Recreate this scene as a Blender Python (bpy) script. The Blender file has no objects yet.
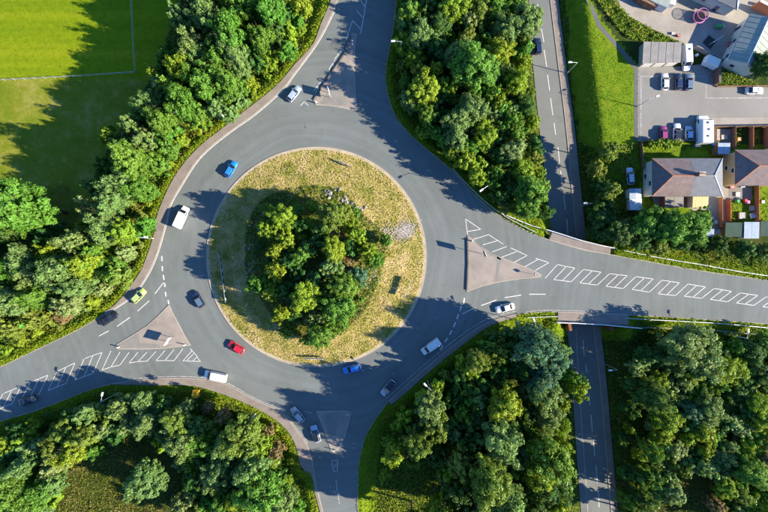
import bpy, bmesh, math, random
import numpy as np
from mathutils import Vector, Matrix

# ------------------------------------------------------------------ camera, sky, sun, exposure
S = 0.24                 # metres per photo pixel on the level of the roundabout
H = 122.88               # flying height of the drone over the roundabout
SUN_EL, SUN_AZ = math.radians(27), math.radians(-14)      # sun low, to the right and a little below in the picture
sc = bpy.context.scene
COL = sc.collection
cd = bpy.data.cameras.new('camera'); cam = bpy.data.objects.new('camera', cd); COL.objects.link(cam)
cam.location = (0, 0, H); cam.rotation_euler = (0, 0, 0)
cd.sensor_width = 36; cd.lens = 24; cd.clip_start = 1; cd.clip_end = 3000
sc.camera = cam
world = bpy.data.worlds.new('World'); sc.world = world; world.use_nodes = True
nt = world.node_tree; bg = nt.nodes['Background']
sky = nt.nodes.new('ShaderNodeTexSky'); sky.sky_type = 'NISHITA'; sky.sun_disc = False
sky.sun_elevation = SUN_EL; sky.sun_rotation = math.radians(90) - SUN_AZ
sky.air_density = 1.0; sky.dust_density = 0.0; sky.ozone_density = 10.0
nt.links.new(sky.outputs[0], bg.inputs[0]); bg.inputs[1].default_value = 0.115
sl = bpy.data.lights.new('sun', 'SUN'); sl.energy = 5.0; sl.angle = math.radians(0.5); sl.color = (1, 0.87, 0.68)
so = bpy.data.objects.new('sun', sl); COL.objects.link(so)
sd = Vector((math.cos(SUN_EL) * math.cos(SUN_AZ), math.cos(SUN_EL) * math.sin(SUN_AZ), math.sin(SUN_EL)))
so.rotation_euler = sd.to_track_quat('Z', 'Y').to_euler(); so.location = sd * 200
sc.view_settings.view_transform = 'Standard'; sc.view_settings.look = 'None'
sc.view_settings.exposure = 1.5; sc.view_settings.gamma = 1.0; sc.view_settings.use_curve_mapping = False
sc.render.engine = 'CYCLES'
sc.cycles.max_bounces = 6; sc.cycles.diffuse_bounces = 2; sc.cycles.transmission_bounces = 3; sc.cycles.glossy_bounces = 2
sc.cycles.transparent_max_bounces = 4

R = random.Random(7)
ZL, ZY = -6.0, -2.5      # level of the sunken road, level of the yards and houses

def W(px, py, z=0.0):
    k = S * (H - z) / H
    return ((px - 384) * k, (256 - py) * k)
def W3(px, py, z=0.0):
    x, y = W(px, py, z); return Vector((x, y, z))
def WL(pts, z=0.0): return [W(p[0], p[1], z) for p in pts]

def smooth(pts, n=6, closed=False):
    P = [np.array(p, float) for p in pts]; m = len(P); out = []
    rng = range(m if closed else m - 1)
    for i in rng:
        if closed: a, b, c, d = P[i-1], P[i], P[(i+1) % m], P[(i+2) % m]
        else: a, b, c, d = P[max(i-1, 0)], P[i], P[i+1], P[min(i+2, m-1)]
        for j in range(n):
            t = j / n
            out.append(0.5 * (2*b + (c-a)*t + (2*a-5*b+4*c-d)*t*t + (3*b-a-3*c+d)*t**3))
    if not closed: out.append(P[-1])
    return [tuple(p) for p in out]

def resample(pts, n):
    P = np.array(pts, float); d = np.r_[0, np.cumsum(np.hypot(*(P[1:]-P[:-1]).T))]
    t = np.linspace(0, d[-1], n)
    return np.c_[np.interp(t, d, P[:, 0]), np.interp(t, d, P[:, 1])]

# ------------------------------------------------------------------ materials
MATS = {}
def new_mat(name):
    m = bpy.data.materials.new(name); m.use_nodes = True; MATS[name] = m
    return m, m.node_tree, m.node_tree.nodes['Principled BSDF']
def N(nt, t, **kw):
    n = nt.nodes.new(t)
    for k, v in kw.items(): setattr(n, k, v)
    return n
def noise(nt, scale, detail=4, rough=0.6, vec=None):
    n = N(nt, 'ShaderNodeTexNoise'); n.inputs['Scale'].default_value = scale
    n.inputs['Detail'].default_value = detail; n.inputs['Roughness'].default_value = rough
    if vec is not None: nt.links.new(vec, n.inputs['Vector'])
    return n.outputs['Fac']
def ramp(nt, fac, stops):
    r = N(nt, 'ShaderNodeValToRGB'); nt.links.new(fac, r.inputs[0]); e = r.color_ramp.elements
    while len(e) < len(stops): e.new(0.5)
    for i, (p, c) in enumerate(stops):
        e[i].position = p; e[i].color = (*c, 1) if len(c) == 3 else c
    return r.outputs[0]
def g3(v): return (v, v, v)
def mixc(nt, fac, a, b, mode='MIX'):
    m = N(nt, 'ShaderNodeMix', data_type='RGBA', blend_type=mode)
    for sock, v in ((m.inputs[0], fac), (m.inputs[6], a), (m.inputs[7], b)):
        if isinstance(v, (int, float)): sock.default_value = v
        elif isinstance(v, tuple): sock.default_value = (*v, 1)
        else: nt.links.new(v, sock)
    return m.outputs[2]
def math_(nt, op, a, b=0.0):
    m = N(nt, 'ShaderNodeMath', operation=op)
    for i, v in enumerate((a, b)):
        if isinstance(v, (int, float)): m.inputs[i].default_value = v
        else: nt.links.new(v, m.inputs[i])
    return m.outputs[0]
def gpos(nt): return N(nt, 'ShaderNodeNewGeometry').outputs['Position']
def sepxyz(nt, v):
    s = N(nt, 'ShaderNodeSeparateXYZ'); nt.links.new(v, s.inputs[0]); return s.outputs
def bump(nt, bsdf, h, strength, dist=0.05):
    b = N(nt, 'ShaderNodeBump'); b.inputs['Strength'].default_value = strength; b.inputs['Distance'].default_value = dist
    nt.links.new(h, b.inputs['Height']); nt.links.new(b.outputs[0], bsdf.inputs['Normal'])

def surface(name, stops, scale=0.5, fine=6.0, rough=0.9, fine_amt=0.35, bmp=0.3, spec=0.3):
    """weathered surface: two octaves of tone plus fine grain"""
    m, nt, b = new_mat(name); p = gpos(nt)
    c = ramp(nt, noise(nt, scale, 5, 0.65, p), stops)
    f = noise(nt, fine, 4, 0.7, p)
    c = mixc(nt, fine_amt, c, ramp(nt, f, [(0.25, g3(0.35)), (0.75, g3(1.0))]), 'MULTIPLY')
    nt.links.new(c, b.inputs['Base Color']); b.inputs['Roughness'].default_value = rough
    b.inputs['Specular IOR Level'].default_value = spec
    bump(nt, b, f, bmp)
    return m

def plain(name, col, rough=0.5, metal=0.0, coat=0.0, spec=0.5, dirt=0.15):
    m, nt, b = new_mat(name)
    if dirt:
        c = mixc(nt, dirt, col, ramp(nt, noise(nt, 3.0, 4, 0.6, gpos(nt)), [(0.3, tuple(v*0.4 for v in col)), (0.7, col)]))
        nt.links.new(c, b.inputs['Base Color'])
    else: b.inputs['Base Color'].default_value = (*col, 1)
    b.inputs['Roughness'].default_value = rough; b.inputs['Metallic'].default_value = metal
    b.inputs['Coat Weight'].default_value = coat; b.inputs['Specular IOR Level'].default_value = spec
    return m

def asphalt(name, base, rings=False):
    m, nt, b = new_mat(name); p = gpos(nt)
    c = ramp(nt, noise(nt, 0.09, 5, 0.6, p), [(0.3, tuple(v*0.88 for v in base)), (0.7, tuple(v*1.12 for v in base))])
    st = N(nt, 'ShaderNodeVectorMath', operation='MULTIPLY'); nt.links.new(p, st.inputs[0]); st.inputs[1].default_value = (1, 1, 0)
    if rings:      # lanes polished by tyres run round the island
        d = N(nt, 'ShaderNodeVectorMath', operation='DISTANCE'); nt.links.new(st.outputs[0], d.inputs[0])
        d.inputs[1].default_value = (*W(316.5, 257), 0)
        w = math_(nt, 'ADD', math_(nt, 'MULTIPLY', d.outputs['Value'], 1.0), math_(nt, 'MULTIPLY', noise(nt, 0.05, 2, 0.5, p), 6.0))
        cmb = N(nt, 'ShaderNodeCombineXYZ'); nt.links.new(w, cmb.inputs[0])
        band = ramp(nt, noise(nt, 0.55, 3, 0.6, cmb.outputs[0]), [(0.3, g3(0.84)), (0.7, g3(1.12))])
        c = mixc(nt, 0.8, c, band, 'MULTIPLY')
    patch = ramp(nt, noise(nt, 0.35, 2, 0.4, p), [(0.60, g3(1.0)), (0.66, g3(0.86))])
    c = mixc(nt, 0.5, c, patch, 'MULTIPLY')
    f = noise(nt, 9.0, 3, 0.75, p)
    c = mixc(nt, 0.55, c, ramp(nt, f, [(0.2, g3(0.62)), (0.8, g3(1.2))]), 'MULTIPLY')
    v = N(nt, 'ShaderNodeTexVoronoi', feature='DISTANCE_TO_EDGE'); v.inputs['Scale'].default_value = 0.16
    wp = mixc(nt, 0.12, p, N(nt, 'ShaderNodeTexNoise').outputs['Color']); nt.links.new(wp, v.inputs['Vector'])
    c = mixc(nt, 0.16, c, ramp(nt, v.outputs['Distance'], [(0.0, g3(0.45)), (0.006, g3(1.0))]), 'MULTIPLY')
    nt.links.new(c, b.inputs['Base Color']); b.inputs['Roughness'].default_value = 0.85
    b.inputs['Specular IOR Level'].default_value = 0.25
    bump(nt, b, f, 0.25, 0.02)
    return m

asphalt('asphalt', (0.142, 0.160, 0.155), rings=True)
asphalt('asphalt_low', (0.155, 0.165, 0.155))
asphalt('asphalt_yard', (0.215, 0.212, 0.195))
asphalt('asphalt_path', (0.12, 0.12, 0.115))
surface('footway', [(0.3, (0.19, 0.165, 0.145)), (0.7, (0.27, 0.235, 0.205))], 0.4, 7)
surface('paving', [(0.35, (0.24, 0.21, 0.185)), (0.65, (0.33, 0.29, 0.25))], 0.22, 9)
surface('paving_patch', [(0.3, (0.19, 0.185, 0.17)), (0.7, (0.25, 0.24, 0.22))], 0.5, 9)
surface('kerb', [(0.3, (0.32, 0.28, 0.23)), (0.7, (0.45, 0.40, 0.33))], 1.2, 8)
surface('kerb_dark', [(0.3, (0.10, 0.09, 0.08)), (0.7, (0.17, 0.15, 0.13))], 1.2, 8)
surface('concrete', [(0.3, (0.26, 0.235, 0.20)), (0.7, (0.36, 0.33, 0.285))], 0.3, 8)
surface('brick', [(0.3, (0.17, 0.075, 0.05)), (0.7, (0.26, 0.12, 0.08))], 1.5, 9)
surface('render_wall', [(0.3, (0.52, 0.53, 0.47)), (0.7, (0.62, 0.63, 0.57))], 0.8, 6)
surface('render_tan', [(0.3, (0.40, 0.26, 0.14)), (0.7, (0.5, 0.34, 0.2))], 0.8, 6)
surface('tile_purple', [(0.3, (0.15, 0.115, 0.115)), (0.7, (0.23, 0.18, 0.17))], 0.9, 5, fine_amt=0.45)
surface('tile_slate', [(0.3, (0.135, 0.15, 0.17)), (0.7, (0.19, 0.205, 0.225))], 0.9, 5, fine_amt=0.4)
surface('felt_grey', [(0.3, (0.20, 0.195, 0.185)), (0.7, (0.28, 0.27, 0.255))], 0.7, 5)
surface('felt_green', [(0.3, (0.03, 0.065, 0.05)), (0.7, (0.05, 0.09, 0.07))], 0.8, 6)
surface('sheet_green', [(0.3, (0.25, 0.29, 0.26)), (0.7, (0.32, 0.36, 0.32))], 0.5, 5)
surface('sheet_white', [(0.3, (0.5, 0.53, 0.56)), (0.7, (0.7, 0.72, 0.74))], 0.8, 4)
surface('sheet_blue', [(0.3, (0.28, 0.36, 0.45)), (0.7, (0.38, 0.46, 0.55))], 0.6, 4)
surface('timber', [(0.3, (0.17, 0.10, 0.055)), (0.7, (0.28, 0.17, 0.10))], 1.5, 8)
surface('timber_pale', [(0.3, (0.42, 0.30, 0.14)), (0.7, (0.52, 0.38, 0.19))], 1.5, 8)
surface('terracotta', [(0.3, (0.42, 0.15, 0.07)), (0.7, (0.55, 0.22, 0.11))], 2.0, 8)
surface('rock', [(0.3, (0.18, 0.175, 0.17)), (0.7, (0.38, 0.36, 0.33))], 0.9, 5)
surface('rubble', [(0.3, (0.33, 0.30, 0.27)), (0.7, (0.52, 0.48, 0.44))], 1.4, 7)
surface('sandy_edge', [(0.3, (0.30, 0.25, 0.16)), (0.7, (0.52, 0.43, 0.30))], 0.7, 6)
surface('bark', [(0.3, (0.06, 0.045, 0.03)), (0.7, (0.13, 0.10, 0.075))], 3, 9)
surface('soil', [(0.3, (0.12, 0.075, 0.05)), (0.7, (0.22, 0.15, 0.11))], 0.8, 6)

m, nt, b = new_mat('road_paint')
p = gpos(nt); wear = ramp(nt, noise(nt, 3.5, 5, 0.75, p), [(0.34, g3(0.0)), (0.52, g3(1.0))])
nt.links.new(mixc(nt, wear, (0.31, 0.31, 0.30), (0.66, 0.63, 0.62)), b.inputs['Base Color']); b.inputs['Roughness'].default_value = 0.75
m, nt, b = new_mat('road_paint_worn')
p = gpos(nt); wear = ramp(nt, noise(nt, 2.2, 5, 0.8, p), [(0.42, g3(0.0)), (0.62, g3(1.0))])
nt.links.new(mixc(nt, wear, (0.20, 0.195, 0.19), (0.62, 0.59, 0.57)), b.inputs['Base Color']); b.inputs['Roughness'].default_value = 0.75

m, nt, b = new_mat('glass_dark')
b.inputs['Base Color'].default_value = (0.012, 0.018, 0.026, 1); b.inputs['Roughness'].default_value = 0.08; b.inputs['Specular IOR Level'].default_value = 0.7
plain('tyre', (0.015, 0.015, 0.015), 0.9, dirt=0.3)
plain('rim', (0.4, 0.4, 0.42), 0.35, 0.8)
plain('steel', (0.50, 0.53, 0.56), 0.5, 0.4)
plain('steel_white', (0.72, 0.74, 0.75), 0.5)
plain('steel_dark', (0.06, 0.065, 0.07), 0.5, 0.3)
plain('white', (0.76, 0.76, 0.76), 0.4)
plain('cream', (0.70, 0.66, 0.58), 0.5)
plain('black', (0.012, 0.012, 0.014), 0.6)
plain('sign_blue', (0.02, 0.10, 0.42), 0.5)
plain('sign_green', (0.01, 0.10, 0.05), 0.5)
plain('sign_grey', (0.34, 0.35, 0.36), 0.6)
plain('yellow', (0.72, 0.36, 0.015), 0.55)
plain('pink', (0.62, 0.18, 0.50), 0.55)
plain('red', (0.50, 0.03, 0.03), 0.5)
plain('green_plastic', (0.05, 0.34, 0.09), 0.5)
plain('blue_plastic', (0.05, 0.22, 0.55), 0.5)
plain('lamp_glass', (0.8, 0.8, 0.76), 0.3, dirt=0)
plain('headlamp', (0.75, 0.78, 0.8), 0.15, dirt=0)
plain('tail_red', (0.35, 0.01, 0.01), 0.3, dirt=0)
m, nt, b = new_mat('net')
b.inputs['Base Color'].default_value = (0.03, 0.03, 0.04, 1); b.inputs['Alpha'].default_value = 0.45; b.inputs['Roughness'].default_value = 0.9
m, nt, b = new_mat('polycarbonate')
p = gpos(nt); wv = N(nt, 'ShaderNodeTexWave'); wv.inputs['Scale'].default_value = 1.1; nt.links.new(p, wv.inputs['Vector'])
nt.links.new(ramp(nt, wv.outputs['Fac'], [(0.2, (0.50, 0.34, 0.13)), (0.8, (0.62, 0.44, 0.2))]), b.inputs['Base Color']); b.inputs['Roughness'].default_value = 0.5

def paint(name, col, metal=0.0):
    m, nt, b = new_mat(name)
    b.inputs['Base Color'].default_value = (*col, 1); b.inputs['Metallic'].default_value = metal
    b.inputs['Roughness'].default_value = 0.38; b.inputs['Coat Weight'].default_value = 0.6; b.inputs['Coat Roughness'].default_value = 0.08
    return m
paint('paint_white', (0.72, 0.72, 0.72)); paint('paint_silver', (0.42, 0.44, 0.47), 0.4); paint('paint_skyblue', (0.36, 0.46, 0.60), 0.2)
paint('paint_blue', (0.012, 0.20, 0.62)); paint('paint_navy', (0.012, 0.03, 0.085), 0.2); paint('paint_black', (0.012, 0.016, 0.026), 0.2)
paint('paint_green', (0.36, 0.46, 0.16)); paint('paint_red', (0.55, 0.012, 0.03)); paint('paint_maroon', (0.24, 0.03, 0.14))
paint('paint_greyblue', (0.12, 0.18, 0.25), 0.3)

LEAF = {'g': (0.082, 0.180, 0.020), 'y': (0.165, 0.240, 0.016), 'b': (0.118, 0.192, 0.052), 'd': (0.040, 0.100, 0.018),
        'o': (0.125, 0.172, 0.024), 'p': (0.175, 0.240, 0.078), 'n': (0.165, 0.120, 0.050), 'c': (0.060, 0.140, 0.072)}
TONE = {'g': 'mid-green', 'y': 'yellow-green', 'b': 'grey-green', 'd': 'dark green', 'o': 'olive', 'p': 'pale green', 'n': 'brownish', 'c': 'blue-green'}
def leaf_mat(name, col, hue=0.035):
    m, nt, b = new_mat(name)
    oi = N(nt, 'ShaderNodeObjectInfo').outputs['Random']
    at = N(nt, 'ShaderNodeAttribute', attribute_name='rnd').outputs['Fac']
    hs = N(nt, 'ShaderNodeHueSaturation'); hs.inputs['Color'].default_value = (*col, 1)
    nt.links.new(math_(nt, 'ADD', math_(nt, 'MULTIPLY', oi, hue), 0.5 - hue * 0.5), hs.inputs['Hue'])
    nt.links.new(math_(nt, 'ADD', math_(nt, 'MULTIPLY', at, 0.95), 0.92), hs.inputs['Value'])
    c = hs.outputs[0]
    b.inputs['Roughness'].default_value = 0.55; b.inputs['Specular IOR Level'].default_value = 0.25
    nt.links.new(c, b.inputs['Base Color'])
    tr = N(nt, 'ShaderNodeBsdfTranslucent'); nt.links.new(mixc(nt, 0.5, c, (0.30, 0.36, 0.02)), tr.inputs['Color'])
    mx = N(nt, 'ShaderNodeMixShader'); mx.inputs[0].default_value = 0.30
    nt.links.new(b.outputs[0], mx.inputs[1]); nt.links.new(tr.outputs[0], mx.inputs[2])
    nt.links.new(mx.outputs[0], nt.nodes['Material Output'].inputs['Surface'])
    return m
for k, c in LEAF.items(): leaf_mat('leaf_' + k, c)

def cover_mat(name, stops, scale):
    m, nt, b = new_mat(name); p = gpos(nt)
    c = ramp(nt, noise(nt, scale, 4, 0.6, p), stops)
    at = N(nt, 'ShaderNodeAttribute', attribute_name='rnd').outputs['Fac']
    c = mixc(nt, 1.0, c, ramp(nt, at, [(0, g3(0.6)), (1, g3(1.35))]), 'MULTIPLY')
    b.inputs['Roughness'].default_value = 0.7; b.inputs['Specular IOR Level'].default_value = 0.2
    nt.links.new(c, b.inputs['Base Color'])
    tr = N(nt, 'ShaderNodeBsdfTranslucent'); nt.links.new(c, tr.inputs['Color'])
    mx = N(nt, 'ShaderNodeMixShader'); mx.inputs[0].default_value = 0.2
    nt.links.new(b.outputs[0], mx.inputs[1]); nt.links.new(tr.outputs[0], mx.inputs[2])
    nt.links.new(mx.outputs[0], nt.nodes['Material Output'].inputs['Surface'])
cover_mat('verge_grass', [(0.30, (0.12, 0.19, 0.008)), (0.5, (0.20, 0.26, 0.010)), (0.66, (0.26, 0.28, 0.018)), (0.8, (0.28, 0.24, 0.035))], 0.35)
cover_mat('scrub', [(0.32, (0.045, 0.095, 0.010)), (0.48, (0.09, 0.15, 0.012)), (0.60, (0.15, 0.185, 0.014)), (0.74, (0.21, 0.19, 0.03))], 0.14)
cover_mat('dry_grass', [(0.32, (0.13, 0.18, 0.02)), (0.45, (0.30, 0.28, 0.06)), (0.56, (0.46, 0.37, 0.14)), (0.70, (0.60, 0.47, 0.26))], 0.28)
cover_mat('bank_grass', [(0.30, (0.075, 0.165, 0.008)), (0.5, (0.13, 0.225, 0.010)), (0.66, (0.20, 0.27, 0.018)), (0.8, (0.27, 0.26, 0.04))], 0.3)
cover_mat('fern', [(0.35, (0.10, 0.19, 0.014)), (0.55, (0.19, 0.27, 0.018)), (0.72, (0.27, 0.26, 0.04))], 0.5)
cover_mat('meadow', [(0.32, (0.09, 0.12, 0.012)), (0.5, (0.18, 0.18, 0.02)), (0.7, (0.30, 0.25, 0.07))], 0.25)

# ------------------------------------------------------------------ mesh helpers
class MB:
    def __init__(s): s.v, s.f = [], []
    def add(s, vs, fs):
        o = len(s.v); s.v += [tuple(v) for v in vs]; s.f += [tuple(i + o for i in f) for f in fs]; return s
    def box(s, c, d, rz=0.0, taper=1.0):
        ca, sa = math.cos(rz), math.sin(rz); vs = []
        for z, t in ((-.5, 1), (.5, taper)):
            for x, y in ((-.5, -.5), (.5, -.5), (.5, .5), (-.5, .5)):
                X, Y = x*d[0]*t, y*d[1]*t
                vs.append((c[0]+X*ca-Y*sa, c[1]+X*sa+Y*ca, c[2]+z*d[2]))
        return s.add(vs, [(3, 2, 1, 0), (4, 5, 6, 7), (0, 1, 5, 4), (1, 2, 6, 5), (2, 3, 7, 6), (3, 0, 4, 7)])
    def bar(s, a, b, r, n=6, r2=None):
        a, b = Vector(a), Vector(b); r2 = r if r2 is None else r2
        d = (b - a).normalized(); u = d.orthogonal().normalized(); w = d.cross(u); vs = []
        for p, q in ((a, r), (b, r2)):
            for i in range(n):
                t = 2*math.pi*i/n; vs.append(p + (u*math.cos(t) + w*math.sin(t))*q)
        fs = [(i, (i+1) % n, n+(i+1) % n, n+i) for i in range(n)] + [tuple(range(n))[::-1], tuple(range(n, 2*n))]
        return s.add(vs, fs)
    def prism(s, poly, z0, z1):
        """closed solid from a plan polygon (counter-clockwise or not)"""
        n = len(poly); A = sum(poly[i][0]*poly[(i+1) % n][1]-poly[(i+1) % n][0]*poly[i][1] for i in range(n))
        if A < 0: poly = poly[::-1]
        f = lambda z, p: z(*p) if callable(z) else z
        vs = [(p[0], p[1], f(z0, p)) for p in poly] + [(p[0], p[1], f(z1, p)) for p in poly]
        return s.add(vs, [tuple(range(n))[::-1], tuple(range(n, 2*n))] + [(i, (i+1) % n, n+(i+1) % n, n+i) for i in range(n)])
    def quad(s, *vs): return s.add(vs, [tuple(range(len(vs)))])
    def build(s, name, mat, parent=None, smooth=False, tri=False):
        me = bpy.data.meshes.new(name); me.from_pydata(s.v, [], s.f)
        if tri:
            bm = bmesh.new(); bm.from_mesh(me); bmesh.ops.triangulate(bm, faces=bm.faces[:]); bm.to_mesh(me); bm.free()
        if mat: me.materials.append(MATS[mat])
        if smooth: me.polygons.foreach_set('use_smooth', [True]*len(me.polygons))
        me.update()
        return link(name, me, parent)
def link(name, me, parent=None):
    o = bpy.data.objects.new(name, me); COL.objects.link(o); o.parent = parent; return o
def tag(o, label=None, cat=None, group=None, kind=None):
    for k, v in (('label', label), ('category', cat), ('group', group), ('kind', kind)):
        if v: o[k] = v
    return o
def empty(name, loc, rz=0.0):
    o = bpy.data.objects.new(name, None); COL.objects.link(o); o.location = loc; o.rotation_euler = (0, 0, rz)
    o.empty_display_size = 0.3; return o
def copy_tree(o, parent=None):
    c = o.copy(); COL.objects.link(c); c.parent = parent
    for ch in list(o.children): copy_tree(ch, c)
    return c

def inside(poly, X, Y):
    c = np.zeros(X.shape, bool); n = len(poly)
    for i in range(n):
        x1, y1 = poly[i]; x2, y2 = poly[i-1]
        if y1 == y2: continue
        m = ((y1 > Y) != (y2 > Y)) & (X < (x2-x1)*(Y-y1)/(y2-y1)+x1); c ^= m
    return c
def dist(poly, X, Y, closed=True):
    d = np.full(X.shape, 1e9); n = len(poly)
    for i in range(0 if closed else 1, n):
        x1, y1 = poly[i-1]; x2, y2 = poly[i]; ex, ey = x2-x1, y2-y1; L = ex*ex+ey*ey
        if L < 1e-9: continue
        t = np.clip(((X-x1)*ex+(Y-y1)*ey)/L, 0, 1)
        d = np.minimum(d, (X-x1-t*ex)**2+(Y-y1-t*ey)**2)
    return np.sqrt(d)
def sstep(a, b, x): t = np.clip((x-a)/(b-a), 0, 1); return t*t*(3-2*t)
# ------------------------------------------------------------------ plan of the place (photo pixels)
E1 = smooth([(352,-40),(338,0),(329,21),(316,44.5),(295,73),(282,90),(255,114),(227,134),(200,157.5),(181,186),(170,206),(165,227),(157,254),(147,276),(131,297),(105,314)], 4)
E1b = smooth([(105,314),(78.5,330),(39,349),(0,367.5),(-60,393)], 4)
E2 = smooth([(-60,445),(0,421),(31,412),(65,399),(92,388.5),(112,383.5)], 4)
E2b = smooth([(112,383.5),(147,379),(190,378),(224,383),(255,400),(282,412),(295,428),(305,441),(312,459),(316,483),(323,512),(333,560)], 4)
E3 = smooth([(362,560),(357.5,512),(357.5,477),(360,454),(368,430),(388,401)], 4)
E3b = smooth([(388,401),(406,385),(432,362),(456,343),(477,328),(492.5,320.5),(516,314)], 4)
E3c = smooth([(516,314),(540,311.5),(563,311.5),(580,312),(620,314),(673,317),(725,320.5),(768,323.6),(840,330)], 4)
E4 = smooth([(840,293),(768,281),(699,271),(646,261.5),(605,254),(580,249.5),(537,236),(511,223),(492.5,211),(472,193),(453,172),(424.5,148),(409,134),(396,118),(388,97),(385,71),(392,34),(396,0),(400,-40)], 4)
ROAD = E1 + E1b[1:] + E2 + E2b[1:] + E3 + E3b[1:] + E3c[1:] + E4
F1 = smooth([(345,-40),(331,0),(321,24),(313,44),(295,64),(276,86),(242,113),(215,134),(200,146),(181,167),(167.5,190),(157,216),(154,235),(144,264),(136,278.5),(118,302),(104,312.5)], 4)
F2 = smooth([(112,384.5),(147,385),(190,385.5),(213,391),(242,401.5),(268.5,415),(287,430),(297,449),(301,468),(311,474),(314,490),(320,512),(330,560)], 4)
F3 = smooth([(391,405),(410,389),(436,366),(460,347),(480,332),(494,324),(517,317)], 4)
FN_in, FN_out = [(549,240),(580,249.5),(605,254),(609,254.8)], [(552,232.5),(580,241),(600,246),(610,248)]
FS_in, FS_out = [(558,311.6),(580,312),(628,314.4)], [(558,321),(580,322),(628,325)]
LLEFT = smooth([(528,-60),(529,0),(530.5,39),(537,105),(540,134),(547.5,195),(551.5,235),(560,290),(567,326),(573,401),(581,512),(588,580)], 4)
LCAR = smooth([(543,-60),(550,0),(558,65),(566.5,134),(576,237),(586,290),(593,326),(600,389),(611,512),(620,580)], 4)
LFOOT = smooth([(551,-60),(558,0),(566,65),(575,134),(586,237),(594,290),(600,326),(607,389),(618,512),(628,580)], 4)
road_w = WL(ROAD)
foot_polys = [WL(E1) + WL(F1)[::-1], WL(E2b) + WL(F2)[::-1], WL(E3b) + WL(F3)[::-1], WL(FN_in) + WL(FN_out)[::-1], WL(FS_in) + WL(FS_out)[::-1]]
low_w = WL(LLEFT, ZL) + WL(LFOOT, ZL)[::-1]
IC = W(316.5, 257); IR = 110.2 * S

def hard_dist(X, Y):
    d = dist(road_w, X, Y); ins = inside(road_w, X, Y)
    for f in foot_polys:
        d = np.minimum(d, dist(f, X, Y)); ins |= inside(f, X, Y)
    d[ins] = 0; return d
def low_dist(X, Y):
    d = dist(low_w, X, Y); d[inside(low_w, X, Y)] = 0; return d
def wob(X, Y, s=1.0):
    return (np.sin(X*0.9*s+1.3)*np.cos(Y*0.7*s+0.4)+np.sin(X*0.37*s-Y*0.53*s+2)+np.cos(X*1.7*s+Y*1.3*s)*0.5+np.sin(Y*2.3*s-X*1.1*s)*0.4)/2.4

def axis(lim, step, far):
    a = np.arange(0, lim+step, step); b = a[-1]; out = list(a); k = step*1.5
    while out[-1] < far: out.append(out[-1]+k); k *= 1.35
    out = np.array(out); return np.r_[-out[:0:-1], out]
GX, GY = axis(106, 0.85, 800), axis(74, 0.85, 800)
X, Y = np.meshgrid(GX, GY)
D, DL = hard_dist(X, Y), low_dist(X, Y)
U, V = X/S+384, 256-Y/S
base = -1.5 - 3.0*sstep(430, 540, U)
east = np.where(V < 268, ZY, -3.6)
k = sstep(560, 582, U); base = base*(1-k) + east*k
rough_zone = 1 - np.clip(sstep(590, 600, U)*(1-sstep(225, 240, V)) + (1-sstep(60, 140, U))*(1-sstep(150, 190, V)), 0, 1)
base = base + 0.25*wob(X, Y, 0.35)*rough_zone
emb = -0.06 - np.maximum(0, D-1.2)*0.7
Z = np.maximum(base, emb)
near_bridge = sstep(205, 228, V)*(1-sstep(332, 350, V))
Z = np.minimum(Z, ZL-0.08 + np.maximum(0, DL-0.5)*(0.72+1.0*near_bridge))
Z[D <= 0] = np.minimum(Z[D <= 0], -0.06)
def ground_z(x, y):
    r = math.hypot(x-IC[0], y-IC[1])
    if r < IR: return island_z(r)
    i = min(max(np.searchsorted(GX, x)-1, 0), len(GX)-2); j = min(max(np.searchsorted(GY, y)-1, 0), len(GY)-2)
    tx, ty = (x-GX[i])/(GX[i+1]-GX[i]), (y-GY[j])/(GY[j+1]-GY[j])
    return float((Z[j, i]*(1-tx)+Z[j, i+1]*tx)*(1-ty)+(Z[j+1, i]*(1-tx)+Z[j+1, i+1]*tx)*ty)
def hard_at(x, y):
    i = min(max(np.searchsorted(GX, x)-1, 0), len(GX)-2); j = min(max(np.searchsorted(GY, y)-1, 0), len(GY)-2); return float(D[j:j+2, i:i+2].mean())
def ground_zs(x, y):
    i = np.clip(np.searchsorted(GX, x)-1, 0, len(GX)-2); j = np.clip(np.searchsorted(GY, y)-1, 0, len(GY)-2)
    tx, ty = (x-GX[i])/(GX[i+1]-GX[i]), (y-GY[j])/(GY[j+1]-GY[j])
    return (Z[j, i]*(1-tx)+Z[j, i+1]*tx)*(1-ty)+(Z[j+1, i]*(1-tx)+Z[j+1, i+1]*tx)*ty
def island_z(r):
    return float(0.13 + 0.5*sstep(26, 18, r) + 1.6*sstep(18.5, 7, r)) if False else 0.13 + 0.5*float(1-sstep(18, 26, r)) + 1.6*float(1-sstep(7, 18.5, r))

FIELD = WL([(-900,-900),(195,-900),(183,-60),(178,0),(163,50),(152,75),(132,110),(118,135),(98,165),(90,200),(86,226),(40,222),(20,190),(0,182),(-900,185)], -1.5)
BANK = WL([(556,-300),(585,-300),(590,0),(603,26),(620,47),(637,68),(637,142),(604,150),(584,142),(572,60)], -3.5)
GARD = WL([(590,140),(640,140),(720,142),(900,142),(900,236),(700,236),(640,215),(600,205)], ZY)
field, bank, gard = inside(FIELD, X, Y), inside(BANK, X, Y), inside(GARD, X, Y)

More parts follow.
